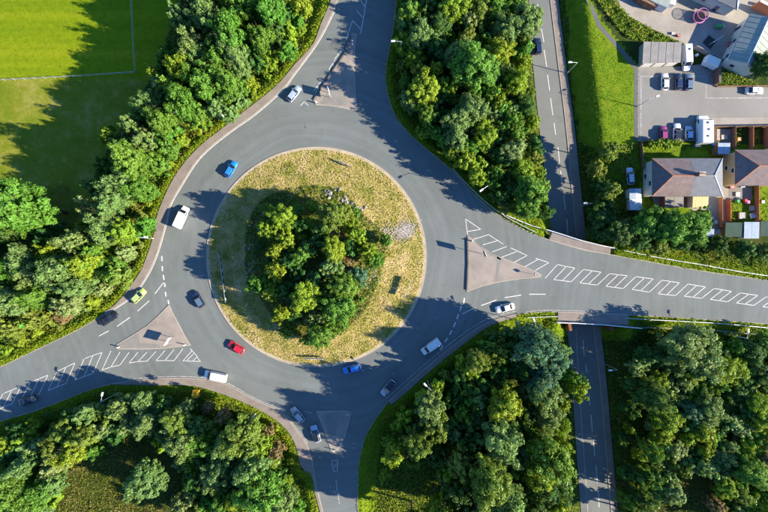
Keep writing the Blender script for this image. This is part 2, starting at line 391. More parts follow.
# ------------------------------------------------------------------ ground
ny, nx = X.shape
me = bpy.data.meshes.new('ground')
idx = np.arange(nx*ny).reshape(ny, nx)
quads = np.stack([idx[:-1, :-1], idx[:-1, 1:], idx[1:, 1:], idx[1:, :-1]], -1).reshape(-1, 4)
me.vertices.add(nx*ny); me.vertices.foreach_set('co', np.stack([X, Y, Z], -1).ravel())
me.loops.add(quads.size); me.loops.foreach_set('vertex_index', quads.ravel().astype(np.int32))
me.polygons.add(len(quads)); me.polygons.foreach_set('loop_start', np.arange(0, quads.size, 4, dtype=np.int32))
me.polygons.foreach_set('use_smooth', np.ones(len(quads), bool)); me.update(); me.validate()
ca = me.color_attributes.new('cover', 'FLOAT_COLOR', 'POINT')
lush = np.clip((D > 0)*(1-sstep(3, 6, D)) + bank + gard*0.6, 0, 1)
ca.data.foreach_set('color', np.stack([field*1.0, lush, np.zeros_like(X), np.ones_like(X)], -1).ravel())
m, nt, b = new_mat('ground'); p = gpos(nt); xyz = sepxyz(nt, p)
cov = N(nt, 'ShaderNodeSeparateColor'); nt.links.new(N(nt, 'ShaderNodeAttribute', attribute_name='cover').outputs['Color'], cov.inputs[0])
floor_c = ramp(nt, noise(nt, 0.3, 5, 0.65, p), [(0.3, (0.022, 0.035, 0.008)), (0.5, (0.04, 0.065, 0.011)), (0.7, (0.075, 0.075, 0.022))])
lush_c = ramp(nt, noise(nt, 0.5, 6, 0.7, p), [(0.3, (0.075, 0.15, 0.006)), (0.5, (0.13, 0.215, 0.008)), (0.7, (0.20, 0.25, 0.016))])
# mown field: faint stripes left by the mower, rougher below the fence
sx = math_(nt, 'MULTIPLY', xyz[0], 0.02); cmb = N(nt, 'ShaderNodeCombineXYZ'); nt.links.new(sx, cmb.inputs[0]); nt.links.new(xyz[1], cmb.inputs[1])
stripe = ramp(nt, noise(nt, 0.32, 3, 0.6, cmb.outputs[0]), [(0.30, (0.13, 0.20, 0.003)), (0.5, (0.17, 0.23, 0.004)), (0.70, (0.22, 0.255, 0.008))])
stripe = mixc(nt, 0.75, stripe, ramp(nt, noise(nt, 0.7, 8, 0.78, p), [(0.3, g3(0.55)), (0.5, g3(1.0)), (0.7, (1.3, 1.22, 1.6))]), 'MULTIPLY')
speck = ramp(nt, noise(nt, 2.2, 2, 0.5, p), [(0.68, g3(0)), (0.74, g3(1))]); stripe = mixc(nt, math_(nt, 'MULTIPLY', speck, 0.35), stripe, (0.32, 0.33, 0.10))
roughf = ramp(nt, noise(nt, 0.2, 9, 0.75, p), [(0.35, (0.11, 0.16, 0.008)), (0.5, (0.16, 0.19, 0.014)), (0.66, (0.27, 0.25, 0.06))])
below = ramp(nt, math_(nt, 'ADD', math_(nt, 'MULTIPLY', xyz[1], 0.05), -1.65), [(0.46, g3(1)), (0.54, g3(0))])
fieldc = mixc(nt, below, stripe, roughf)
wobf = math_(nt, 'MULTIPLY', math_(nt, 'ADD', noise(nt, 0.6, 3, 0.6, p), -0.5), 0.9)
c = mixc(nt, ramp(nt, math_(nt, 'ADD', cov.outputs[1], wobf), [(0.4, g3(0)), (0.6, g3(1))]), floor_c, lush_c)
c = mixc(nt, ramp(nt, math_(nt, 'ADD', cov.outputs[0], wobf), [(0.4, g3(0)), (0.6, g3(1))]), c, fieldc)
f = noise(nt, 5.0, 5, 0.75, p)
c = mixc(nt, 0.6, c, ramp(nt, f, [(0.25, g3(0.55)), (0.75, g3(1.25))]), 'MULTIPLY')
nt.links.new(c, b.inputs['Base Color']); b.inputs['Roughness'].default_value = 0.95; b.inputs['Specular IOR Level'].default_value = 0.1
bump(nt, b, f, 0.6, 0.25)
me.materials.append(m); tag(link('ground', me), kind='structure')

# ------------------------------------------------------------------ carriageways, footways, markings
def sheet(name, poly, z, mat, depth=0.04, parent=None):
    o = MB().prism(poly, z-depth, z).build(name, mat, parent, tri=True); return o
road = tag(sheet('roundabout_road', road_w, 0.0, 'asphalt'), kind='structure')
low = tag(sheet('sunken_road', WL(LLEFT, ZL) + WL(LCAR, ZL)[::-1], ZL, 'asphalt_low'), kind='structure')

def strip(name, a, b, z, depth, mat, kind=None, parent=None, zoff=0.0):
    n = max(len(a), len(b)); A, B = resample(a, n), resample(b, n); mb = MB()
    vs = [(*p, z) for p in A] + [(*p, z) for p in B] + [(*p, z-depth) for p in A] + [(*p, z-depth) for p in B]
    fs = []
    for i in range(n-1):
        fs += [(i, i+1, n+i+1, n+i), (i, 2*n+i, 2*n+i+1, i+1), (n+i, n+i+1, 3*n+i+1, 3*n+i)]
    fs += [(0, n, 3*n, 2*n), (n-1, 3*n-1, 4*n-1, 2*n-1)]
    mb.add(vs, fs); o = mb.build(name, mat, parent)
    if kind: o['kind'] = kind
    return o
def offset(pts, d):
    P = np.array(pts, float); T = np.gradient(P, axis=0); T /= np.maximum(np.hypot(T[:, 0], T[:, 1]), 1e-9)[:, None]
    return P + np.c_[-T[:, 1], T[:, 0]]*d
def footway(name, inner, outer, z0=0.0, mat='footway', zin=0.0):
    inn, out = WL(inner, z0), WL(outer, z0)
    mid = np.mean(resample(out, 9)[4:5], 0); mi = resample(inn, 9)[4]
    t = resample(inn, 9); t = t[5]-t[3]; side = 1 if (-t[1]*(mid-mi)[0]+t[0]*(mid-mi)[1]) > 0 else -1
    o = strip(name, offset(inn, side*0.16), out, z0+0.12, 0.5, mat, 'structure')
    strip('kerb', inn, offset(inn, side*0.157), z0+0.125, 0.4, 'kerb', None, o)
    return o, side
footway('footway', E1, F1); footway('footway', E2b, F2); footway('footway', E3b, F3)
footway('footway', FN_in, FN_out); footway('footway', FS_in, FS_out)
footway('footway', LCAR, LFOOT, ZL)
for e, s in ((E1b, 0.0), (E2, 0.0), (E3c, 0), (E4, 0), (E3, 0)):       # low kerbs where the verge meets the road
    w = WL(e); tag(strip('roadside_kerb', offset(w, -0.02), offset(w, -0.17), 0.06, 0.3, 'kerb'), kind='structure')

def stroke(pts, w=0.125, z=0.006, z0=0.0, mat='road_paint', parent=None, name='painted_line'):
    P = np.array(WL(pts, z0)); n = len(P)
    T = np.gradient(P, axis=0) if n > 2 else np.array([P[1]-P[0]]*2)
    T /= np.maximum(np.hypot(T[:, 0], T[:, 1]), 1e-9)[:, None]; Nn = np.c_[-T[:, 1], T[:, 0]]*w/2
    vs = [(*p, z0+z) for p in P+Nn] + [(*p, z0+z) for p in P-Nn]
    return MB().add(vs, [(i, n+i, n+i+1, i+1) for i in range(n-1)]).build(name, mat, parent or road)
def z3(pts, ox, oy, s): return [(ox+p[0]/s, oy+p[1]/s) for p in pts]

# edge lines
stroke(np.array(offset(E1[6:], -0.9)), 0.15)  # white band standing in for the sunlit kerb beside it
stroke(np.array(offset(E2b[2:30], -1.2)), 0.12, mat='road_paint_worn')
stroke(np.array(offset(E3b, -3.0)), 0.12, mat='road_paint_worn')
stroke(np.array(offset(E3c[2:14], -1.0)), 0.10, mat='road_paint_worn')
# hatched strip of the east arm
for t in ([(178,62),(285,135),(190,150),(178,62)], [(190,150),(193,185)], [(232,205),(340,172)], [(340,172),(440,237)], [(300,243),(398,215)], [(365,292),(465,255)],
          [(430,330),(535,290)], [(495,265),(608,318)], [(608,318),(512,368)], [(585,400),(685,345)], [(668,337),(760,368)], [(760,368),(665,422)]):
    for a_, b_ in zip(t[:-1], t[1:]): stroke(z3([a_, b_], 440, 210, 6.98))
TE = np.array([(553,263),(561.6,265.8),(587,270),(612,274),(639,277),(663.5,280.4),(689.7,284.3),(714.6,288.5),(741,293),(768,297),(800,302)])
BE = np.array([(545,278.5),(561,280.5),(586,283.6),(611,287),(636.5,290),(661,294.3),(687,296.5),(714.6,300),(739.5,303.4),(768,307.5),(800,312)])
te = lambda x: (x, float(np.interp(x, TE[:, 0], TE[:, 1]))); be = lambda x: (x, float(np.interp(x, BE[:, 0], BE[:, 1])))
x = 545.0; i = 0
while x < 785:
    stroke([be(x), te(x+12.5)])
    if i % 3 == 0: stroke([te(x+13), te(x+21), te(x+29.5)]); 
    if i % 3 == 1: stroke([be(x), be(x+8), be(x+17)])
    x += 8.7; i += 1
# hatched strip of the west arm
TW = np.array([(-40,412),(0,395),(47,375.5),(57,371.5),(80,360.5),(94,355),(109,350.5),(118,352),(130,352.5),(150,352),(160,351),(170,350),(184,348.5),(196,352)])
BW = np.array([(-40,426),(0,409),(16,402),(40,394),(62,385),(86,376),(109,367.5),(135,361.8),(160,360.5),(185,361),(200,361.5)])
tw = lambda x: (x, float(np.interp(x, TW[:, 0], TW[:, 1]))); bw = lambda x: (x, float(np.interp(x, BW[:, 0], BW[:, 1])))
x = 183.0; i = 0
while x > -40:
    stroke([bw(x), tw(x+9)])
    if i % 3 == 0: stroke([bw(x), bw(x+9), bw(x+18)])
    if i % 3 == 1 and x < 100: stroke([tw(x-8), tw(x), tw(x+9)])
    x -= 9.0; i += 1
stroke([(190,348.5),(196,355),(200,361.5)]); stroke([(186,361.4),(194,353.5)]); stroke([(192,361.5),(197,357)])
# north arm
for t in ([(600,285),(612,235),(640,70),(655,-20)], [(535,175),(600,245)], [(570,90),(620,150)], [(600,0),(642,62)], [(535,175),(510,240),(475,350)], [(445,420),(380,505)], [(445,420),(470,440)], [(475,350),(500,300)]):
    stroke(z3(t, 290, 0, 8.53), 0.13)
for t in ([(420,75),(470,0)], [(420,75),(425,135)], [(285,265),(360,170)], [(360,170),(382,200)], [(300,290),(325,232),(335,262)], [(175,390),(205,355),(240,385)], [(450,40),(465,60)]):
    stroke(z3(t, 280, 60, 8.53), 0.13)
# south arm
for t in ([(217,298),(243,295)], [(243,295),(240,345)], [(240,345),(222,338)], [(222,338),(217,298)], [(219,336),(242,304)], [(235,378),(240,420),(250,480)], [(105,90),(135,98)], [(160,92),(195,88)]):
    stroke(z3(t, 280, 390, 4.2), 0.16, mat='road_paint_worn')
# give-way dashes and lane dashes
for a_, b_ in (((161.8,256),(162,261)), ((162.2,266),(162.5,271)), ((163.3,275),(164,280)), ((164.6,283),(165,287)), ((165.4,292),(166,296.5)), ((168,300),(169,304)),
               ((464.5,298),(463.5,304)), ((461.5,306),(460,311)), ((458.5,314.5),(457,319)), ((455.5,322.5),(453.5,327)), ((451.8,330.5),(449.5,335)), ((447.5,338),(445,342)), ((442.8,345.5),(440.5,350))):
    stroke([a_, b_], 0.3)
for t in ([(625,105),(592,148)], [(570,175),(525,215)], [(497,238),(447,273)], [(415,290),(378,310)]): stroke(z3(t, 0, 255, 3.82), 0.17)
for t in ([(355,205),(315,225)], [(445,172),(387,193)], [(540,153),(477,163)], [(632,150),(570,150)]): stroke(z3(t, 380, 255, 3.82), 0.17)
# sunken road
for t in ([(602,15),(608,65)], [(617,110),(626,160)], [(627,190),(637,255)], [(640,285),(648,345)], [(652,375),(660,440)], [(665,470),(671,515)]): stroke(z3(t, 380, 0, 3.82), 0.15, z0=ZL, parent=low, mat='road_paint')
for t in ([(680,65),(686,125)], [(690,155),(697,220)], [(702,250),(708,305)], [(713,340),(718,400)]): stroke(z3(t, 380, 130, 3.82), 0.15, z0=ZL, parent=low)
for t in ([(57,325),(62,385)], [(68,420),(72,450)]): stroke(z3(t, 568, 255, 3.82), 0.15, z0=ZL, parent=low)
for t in ([(80,60),(84,105)], [(88,140),(93,205)], [(97,235),(102,298)], [(107,333),(112,400)], [(116,430),(119,495)]): stroke(z3(t, 568, 378, 3.82), 0.15, z0=ZL, parent=low)
stroke([(576,330),(580,401),(588,512),(592,560)], 0.12, z0=ZL, parent=low, mat='road_paint_worn')
stroke([(596,340),(602,401),(611.5,512),(615,560)], 0.10, z0=ZL, parent=low, mat='road_paint_worn')
# drain covers
for px, py in ((625.3,308.5),(331.7,44),(249.5,297),(399.5,190),(305,127),(590,315.5),(224,300),(465,322)):
    x, y = W(px, py); MB().box((x, y, 0.004), (0.6, 0.6, 0.008), R.random()).build('drain_cover', 'kerb_dark', road)
# resurfaced strips in the carriageway
stroke([(420,292),(427,270),(428,240),(423,215)], 0.5, 0.003, mat='asphalt_path', name='tar_joint') if False else None
for t in ([(157,256),(175,210),(205,165),(245,128),(300,112)], [(172,310),(190,340),(240,375),(300,392)], [(300,112),(345,111),(385,127),(420,160)], [(441,350),(420,375),(390,398)]):
    stroke(smooth(t, 6), 0.05, 0.003, mat='kerb_dark', name='tar_joint')

# ------------------------------------------------------------------ islands
def inset(poly, d):
    n = len(poly); A = sum(poly[i][0]*poly[(i+1) % n][1]-poly[(i+1) % n][0]*poly[i][1] for i in range(n)); sg = 1 if A > 0 else -1
    out = []
    for i in range(n):
        a, b, c = (np.array(poly[(i+j) % n], float) for j in (-1, 0, 1))
        t1 = (b-a)/np.linalg.norm(b-a); t2 = (c-b)/np.linalg.norm(c-b); nn = np.array([-t1[1]-t2[1], t1[0]+t2[0]]); nn /= max(np.linalg.norm(nn), 1e-6)
        out.append(tuple(b + nn*d*sg))
    return out
def splitter(poly_px, label, dark_edge=None, patches=()):
    w = WL(poly_px); o = empty('splitter_island', (0, 0, 0))
    cx, cy = np.mean(w, 0); o.location = (cx, cy, 0); loc = [(p[0]-cx, p[1]-cy) for p in w]
    MB().prism(loc, -0.03, 0.13).build('kerb', 'kerb', o, tri=True)
    MB().prism(inset(loc, 0.16), 0.0, 0.137).build('paving', 'paving', o, tri=True)
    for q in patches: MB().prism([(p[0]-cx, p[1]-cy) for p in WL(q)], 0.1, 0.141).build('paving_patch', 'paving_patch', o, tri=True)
    if dark_edge:
        e = WL(dark_edge); e = [(p[0]-cx, p[1]-cy) for p in e]
        strip('shadow_dark_kerb', offset(e, 0.13), offset(e, -0.17), 0.34, 0.34, 'kerb_dark', None, o)  # kerb raised and coloured dark to stand for the shadow along this edge
    return tag(o, label, 'traffic island')
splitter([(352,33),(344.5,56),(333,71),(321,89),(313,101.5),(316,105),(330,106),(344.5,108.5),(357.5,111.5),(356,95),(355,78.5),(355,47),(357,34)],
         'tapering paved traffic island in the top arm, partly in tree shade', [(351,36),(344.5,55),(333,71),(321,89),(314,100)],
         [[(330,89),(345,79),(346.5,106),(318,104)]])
splitter([(169,304.5),(158,316),(147,326),(131,336),(117,344.5),(116,347.5),(119,349.3),(147,349.5),(167.5,348.3),(191,345.5),(185,336),(181,328),(174,315)],
         'triangular paved traffic island in the left arm carrying a large sign', None, [[(139,332),(118,345.5),(120,348),(160,347.8),(160,344),(140,343)]])
splitter([(467.5,235),(468.5,255),(466.5,292),(482,286.5),(498,282.5),(520,279),(541,277.3),(541,274.5),(537,272),(515,262.5),(495,255),(480,246.5),(471,238)],
         'triangular paved traffic island in the right arm with a kerb coloured dark as shadow', [(467.6,238),(468.4,255),(466.8,290)], [[(497,256),(494.5,281.5),(497.5,280.8),(501,258)], [(473,241),(497,256),(505,262),(489,255)]])
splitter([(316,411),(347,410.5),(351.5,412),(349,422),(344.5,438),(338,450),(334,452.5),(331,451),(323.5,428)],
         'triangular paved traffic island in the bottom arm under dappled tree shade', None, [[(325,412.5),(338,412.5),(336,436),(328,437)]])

# central island
ci = empty('central_island', (IC[0], IC[1], 0)); ci['kind'] = 'structure'
nr, na = 44, 160; vs, fs = [(0, 0, island_z(0))], []
for i in range(1, nr+1):
    r = (IR-0.75)*i/nr
    for j in range(na):
        t = 2*math.pi*j/na; rr = r
        vs.append((rr*math.cos(t), rr*math.sin(t), island_z(rr)+0.05*math.sin(rr*2.1+j*0.4)*math.cos(j*0.13)*(i < nr)))
for j in range(na): fs.append((0, 1+j, 1+(j+1) % na))
for i in range(nr-1):
    for j in range(na):
        a_ = 1+i*na; fs.append((a_+j, a_+na+j, a_+na+(j+1) % na, a_+(j+1) % na))
m, nt, b = new_mat('island_turf'); p = gpos(nt)
c = ramp(nt, noise(nt, 0.33, 6, 0.72, p), [(0.3, (0.15, 0.19, 0.018)), (0.44, (0.30, 0.275, 0.05)), (0.57, (0.45, 0.36, 0.13)), (0.72, (0.58, 0.45, 0.25))])
f = noise(nt, 5, 5, 0.75, p)
c = mixc(nt, 0.6, c, ramp(nt, f, [(0.25, g3(0.55)), (0.75, g3(1.25))]), 'MULTIPLY')
nt.links.new(c, b.inputs['Base Color']); b.inputs['Roughness'].default_value = 0.95; bump(nt, b, f, 0.6, 0.25)
MB().add(vs, fs).build('turf', 'island_turf', ci, smooth=True)
def ring(r0, r1, z, depth, name, mat):
    vs, fs = [], []
    for j in range(na):
        t = 2*math.pi*j/na; c_, s_ = math.cos(t), math.sin(t)
        vs += [(r0*c_, r0*s_, z), (r1*c_, r1*s_, z), (r1*c_, r1*s_, z-depth), (r0*c_, r0*s_, z-depth)]
    for j in range(na):
        a_, b_ = 4*j, 4*((j+1) % na)
        for q in range(4): fs.append((a_+q, a_+(q+1) % 4, b_+(q+1) % 4, b_+q))
    return MB().add(vs, fs).build(name, mat, ci)
ring(IR-0.15, IR, 0.135, 0.2, 'kerb', 'kerb'); ring(IR-0.78, IR-0.153, 0.128, 0.2, 'edging', 'sandy_edge')

# ------------------------------------------------------------------ bridge over the sunken road
br = empty('road_bridge', W3(577, 285, ZL)); bx, by, bz = br.location
deck = [(528,233.5),(552,240),(580,249.5),(606,254.5),(628,257.6),(628,314.8),(600,313.2),(575,312.2),(532,312.5)]
dk = [(p[0]-bx, p[1]-by) for p in WL([(543,238.2),(548.8,240),(551.5,231.8),(580,240.3),(600,245.3),(611,247.7),(610,255.2),(629,258),(629,325.6),(600,324),(575,322.5),(557,322),(557,312.2),(543,312)])]
MB().prism(dk, -1.1-bz, -0.045-bz).build('deck', 'concrete', br, tri=True)
for nm, pts in (('north', [(545,229.8),(552,231.8),(580,240.7),(600,245.6),(614,248.4)]), ('south', [(556,322.3),(575,322.8),(600,324.2),(640,328)])):
    P = resample(WL(pts), 14); mb = MB(); rail = MB()
    for a_, b_ in zip(P[:-1], P[1:]):
        A, B = Vector((a_[0]-bx, a_[1]-by, 0)), Vector((b_[0]-bx, b_[1]-by, 0)); d = B-A; c_ = (A+B)/2
        mb.box((c_.x, c_.y, -0.15-bz), (d.length+0.02, 0.32, 0.7), math.atan2(d.y, d.x))
        for h in (0.45, 0.75): rail.bar(A+Vector((0, 0, h-bz)), B+Vector((0, 0, h-bz)), 0.04)
        rail.box((c_.x, c_.y, 1.06-bz), (d.length+0.02, 0.14, 0.10), math.atan2(d.y, d.x))
    mb.build('parapet_plinth', 'concrete', br); rail.build('parapet_rail', 'steel_white', br)
    for p_ in P[::2]: MB().box((p_[0]-bx, p_[1]-by, 0.6-bz), (0.1, 0.1, 0.85)).build('parapet_post', 'steel', br)
for side in (LLEFT, LFOOT):
    a_ = Vector((*W(*[q for q in side if q[1] > 238][0], ZL), 0)); b_ = Vector((*W(*[q for q in side if q[1] > 318][0], ZL), 0)); d = b_-a_
    out = -1 if side is LLEFT else 1; c_ = (a_+b_)/2 + Vector((out*0.9, 0, 0))
    MB().box((c_.x-bx, c_.y-by, 2.3), (d.length+1, 0.7, 5.2), math.atan2(d.y, d.x)).build('abutment_wall', 'brick', br)
tag(br, 'concrete road bridge with pale railings carrying the right arm over the sunken road', 'bridge')
# ------------------------------------------------------------------ low vegetation (stuff)
rng = np.random.default_rng(11)
def cards(name, P, size, nrm, mat, label, cat, parent=None, aspect=1.0):
    """one mesh of many small leaf or blade faces"""
    n = len(P); t = rng.normal(size=(n, 3)); nrm = nrm/np.linalg.norm(nrm, axis=1)[:, None]
    t -= nrm*(t*nrm).sum(1)[:, None]; t /= np.linalg.norm(t, axis=1)[:, None]; b_ = np.cross(nrm, t)
    s = size[:, None]; Vv = np.empty((n, 4, 3))
    Vv[:, 0] = P-t*s*aspect; Vv[:, 1] = P+b_*s*0.55; Vv[:, 2] = P+t*s*aspect; Vv[:, 3] = P-b_*s*0.55
    me = bpy.data.meshes.new(name); me.vertices.add(4*n); me.vertices.foreach_set('co', Vv.ravel())
    me.loops.add(4*n); me.loops.foreach_set('vertex_index', np.arange(4*n, dtype=np.int32))
    me.polygons.add(n); me.polygons.foreach_set('loop_start', np.arange(0, 4*n, 4, dtype=np.int32)); me.update()
    at = me.attributes.new('rnd', 'FLOAT', 'POINT'); at.data.foreach_set('value', np.repeat(rng.random(n), 4))
    if mat: me.materials.append(MATS[mat])
    if label is None: return me
    return tag(link(name, me, parent), label, cat, None, 'stuff')

NS = 620000
sx_ = rng.uniform(-104, 104, NS); sy_ = rng.uniform(-72, 72, NS)
d_ = hard_dist(sx_, sy_); dl_ = low_dist(sx_, sy_)
YARDP = WL([(590,-60),(900,-60),(900,244),(760,244),(690,236),(640,214),(640,140),(600,146)], ZY)
fi, bk, yd = inside(FIELD, sx_, sy_), inside(BANK, sx_, sy_), inside(YARDP, sx_, sy_)
MEAD = WL(smooth([(60,470),(90,445),(112,436),(150,442),(180,462),(186,490),(176,512),(160,560),(60,560),(54,505)], 4, True), -1.5)
SLOPE = WL(smooth([(362,530),(364,470),(378,440),(400,462),(425,458),(440,470),(448,500),(440,530)], 4, True), -1.5)
MEAD2 = WL(smooth([(668,475),(690,465),(712,470),(716,500),(705,540),(660,540),(655,505)], 4, True), -3.5)
MEAD3 = WL([(40,186),(66,184),(86,200),(88,222),(60,226),(36,215)], -1.5)
md = inside(MEAD, sx_, sy_) | inside(MEAD2, sx_, sy_) | inside(MEAD3, sx_, sy_)
free = (d_ > 0.12) & (dl_ > 0.4)
vw = 3.2 + 2.2*wob(sx_, sy_, 0.5)
slp = inside(SLOPE, sx_, sy_)
verge = free & ~fi & ~yd & ((d_ < vw) | (dl_ < 1.3) | slp) & ~md
scrub = free & ~fi & ~yd & ~bk & ~verge & ~md
PATHP = WL([(582,-60),(589.5,-60),(591.5,0),(602.5,25),(621,45),(638,65),(638,142),(633,142),(633,69.5),(616,49),(596.5,27.5),(585,0)], ZY)
bankg = free & bk & ~inside(PATHP, sx_, sy_) & (rng.random(NS) < 0.8)
mead = free & md
def put(mask, keep, name, mat, hfun, s0, s1, spread, label, cat, aspect=1.0):
    i = np.where(mask & (rng.random(NS) < keep))[0]; x, y = sx_[i], sy_[i]
    z = ground_zs(x, y) + hfun(x, y, d_[i])
    nrm = rng.normal(size=(len(i), 3))*spread + np.array([0.2, 0, 1.0])
    return cards(name, np.c_[x, y, z], rng.uniform(s0, s1, len(i)), nrm, mat, label, cat, aspect=aspect)
put(verge, 0.95, 'verge_grass', 'verge_grass', lambda x, y, d: 0.08+rng.random(len(x))**2*0.38, 0.10, 0.24, 0.75, 'rough bright green grass growing along the road verges', 'grass')
put(scrub, 0.9, 'bramble_scrub', 'scrub', lambda x, y, d: np.clip(0.5+0.6*wob(x, y, 1.6), 0.05, 2)*rng.random(len(x))**0.4, 0.13, 0.34, 0.6, 'tangled bramble and nettle undergrowth beneath and between the trees', 'undergrowth')
put(bankg, 0.8, 'bank_grass', 'bank_grass', lambda x, y, d: 0.05+rng.random(len(x))**2*0.22, 0.06, 0.14, 0.6, 'bright grass on the bank beside the sunken road', 'grass')
put(mead, 0.95, 'clearing_grass', 'meadow', lambda x, y, d: 0.1+rng.random(len(x))**2*0.6, 0.07, 0.2, 1.0, 'tall dry yellow grass in the clearings of the woods', 'grass')
# fern slope above the lock-up garages
FERN = WL(smooth([(592,-8),(612,-6),(628,15),(660,33),(682,43),(678,46),(642,41),(628,38),(612,22)], 3, True), ZY)
n = 20000; x = rng.uniform(52, 78, n); y = rng.uniform(49, 68, n); k = inside(FERN, x, y); x, y = x[k], y[k]
cards('fern_patch', np.c_[x, y, ground_zs(x, y)+np.clip(0.5+0.5*wob(x, y, 2), .05, 2)*rng.random(len(x))**.5], rng.uniform(.12, .28, len(x)), rng.normal(size=(len(x), 3))*.7+[0.3, 0, 1], 'fern', 'bushy green bracken on the slope above the grey garages', 'bracken')
FERN2 = WL([(715.5,69),(720,66),(750,80),(758,85),(715.5,85.5)], ZY)
n = 5000; x = rng.uniform(78, 95, n); y = rng.uniform(40, 50, n); k = inside(FERN2, x, y); x, y = x[k], y[k]
cards('weed_patch', np.c_[x, y, ground_zs(x, y)+rng.random(len(x))*.7], rng.uniform(.1, .24, len(x)), rng.normal(size=(len(x), 3))*.7+[0.3, 0, 1], 'fern', 'yellow-green weeds in the triangular bed behind the brick wall', 'weeds')
n = 9000; x = rng.uniform(62, 100, n); y = rng.uniform(6, 31, n)
GLAWN = [WL(q, ZY) for q in ([(646,143),(676,143),(676,157),(646,158)], [(749,130),(762,130),(762,143),(749,143)], [(733,129),(741,129),(741,147),(733,147)], [(640,140),(640,205),(628,210),(606,200),(606,150)], [(729,200),(742,202),(742,221),(729,221)], [(757,197),(790,197),(790,221),(757,221)], [(683,196),(692,196),(692,207),(683,207)], [(700,237),(790,240),(790,252),(705,250)])]
k = np.zeros(n, bool)
for q in GLAWN: k |= inside(q, x, y)
x, y = x[k], y[k]
cards('garden_grass', np.c_[x, y, ground_zs(x, y)+.05+rng.random(len(x))**2*.35], rng.uniform(.1, .22, len(x)), rng.normal(size=(len(x), 3))*.6+[0, 0, 1], 'verge_grass', 'grass of the back gardens around the houses', 'grass')
# dry turf of the island
n = 70000; r = IR*np.sqrt(rng.random(n))*0.972; t = rng.random(n)*2*math.pi; x, y = IC[0]+r*np.cos(t), IC[1]+r*np.sin(t)
zi = 0.13+0.5*(1-sstep(18, 26, r))+1.6*(1-sstep(7, 18.5, r))
cards('island_grass', np.c_[x, y, zi+0.03+rng.random(n)**2*0.22], rng.uniform(.07, .18, n), rng.normal(size=(n, 3))*.7+[0, 0, 1], 'dry_grass', 'sun-dried grass ringing the central island', 'grass')
CORE = WL(smooth([(262,200),(285,190),(318,186),(345,192),(365,215),(383,232),(388,250),(380,275),(372,300),(352,325),(325,342),(300,338),(278,325),(262,300),(248,280),(245,245),(250,218)], 3, True), 0.8)
n = 42000; x = rng.uniform(IC[0]-18, IC[0]+19, n); y = rng.uniform(IC[1]-22, IC[1]+18, n); k = inside(CORE, x, y); x, y = x[k], y[k]; r = np.hypot(x-IC[0], y-IC[1])
zi = 0.13+0.5*(1-sstep(18, 26, r))+1.6*(1-sstep(7, 18.5, r))
cards('island_scrub', np.c_[x, y, zi+np.clip(.4+.5*wob(x, y, 2.2), .04, 2)*rng.random(len(x))**.5], rng.uniform(.12, .28, len(x)), rng.normal(size=(len(x), 3))*.6+[0.2, 0, 1], 'scrub', 'low mixed scrub covering the mound of the central island', 'undergrowth')

# ------------------------------------------------------------------ trees
def crown_mesh(seed, nleaf, leaf, nspray, style):
    """sprays of leaves on branch ends, pointing outward, over a looser inner crown"""
    g = np.random.default_rng(seed); ph = g.random(4)*6.28; C, Dr, Ra, Rl = [], [], [], []
    nb = max(5, nspray//6); B = []
    for i in range(nb):                                   # main boughs give the crown its big bumps
        zz = g.uniform(-0.35, 1.0); a = i*2.39996+g.normal()*0.4; q = math.sqrt(max(0, 1-zz*zz)); B.append((math.cos(a)*q, math.sin(a)*q, zz, g.uniform(0.78, 1.08)))
    for i in range(nspray):
        b_ = B[i % nb]; d = np.array(b_[:3])+g.normal(size=3)*0.42; d /= np.linalg.norm(d); d[2] = max(d[2], -0.6)
        az = math.atan2(d[1], d[0]); lump = 1+0.10*math.sin(2*az+ph[0])+0.08*math.sin(3*az+ph[1])
        k = b_[3]*lump*g.uniform(0.62, 0.95); C.append(d*k); Dr.append(d+np.array([0, 0, 0.25])*g.random()); Ra.append(g.uniform(0.09, 0.17)*(1.0 if nspray > 30 else 1.5)); Rl.append(g.uniform(1.2, 2.1) if style == 'feather' else g.uniform(0.9, 1.5))
    C, Dr, Ra, Rl = map(np.array, (C, Dr, Ra, Rl)); Dr /= np.linalg.norm(Dr, axis=1)[:, None]
    n1 = int(nleaf*0.82); w = Ra**2*Rl; L = g.choice(len(C), n1, p=w/w.sum())
    v = g.normal(size=(n1, 3)); v /= np.linalg.norm(v, axis=1)[:, None]; v *= (g.random(n1)**0.4*1.1)[:, None]
    al = (v*Dr[L]).sum(1); off = (v+Dr[L]*(al*(Rl[L]-1))[:, None])*Ra[L][:, None]
    P1 = C[L]+off; N1 = v*0.8+Dr[L]*0.5+g.normal(size=(n1, 3))*0.5+np.array([0, 0, 0.3])
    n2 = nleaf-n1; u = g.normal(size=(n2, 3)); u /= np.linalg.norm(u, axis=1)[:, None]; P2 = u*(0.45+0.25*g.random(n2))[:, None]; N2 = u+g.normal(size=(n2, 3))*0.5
    P, nr = np.r_[P1, P2], np.r_[N1, N2]; sz = leaf*g.uniform(0.5, 1.3, len(P)); sz[n1:] *= 1.5
    global rng
    rng0 = rng; rng = g; me = cards('crown', P, sz, nr, None, None, None); rng = rng0
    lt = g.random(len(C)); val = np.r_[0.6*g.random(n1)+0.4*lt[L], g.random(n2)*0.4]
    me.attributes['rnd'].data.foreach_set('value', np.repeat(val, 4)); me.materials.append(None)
    return me
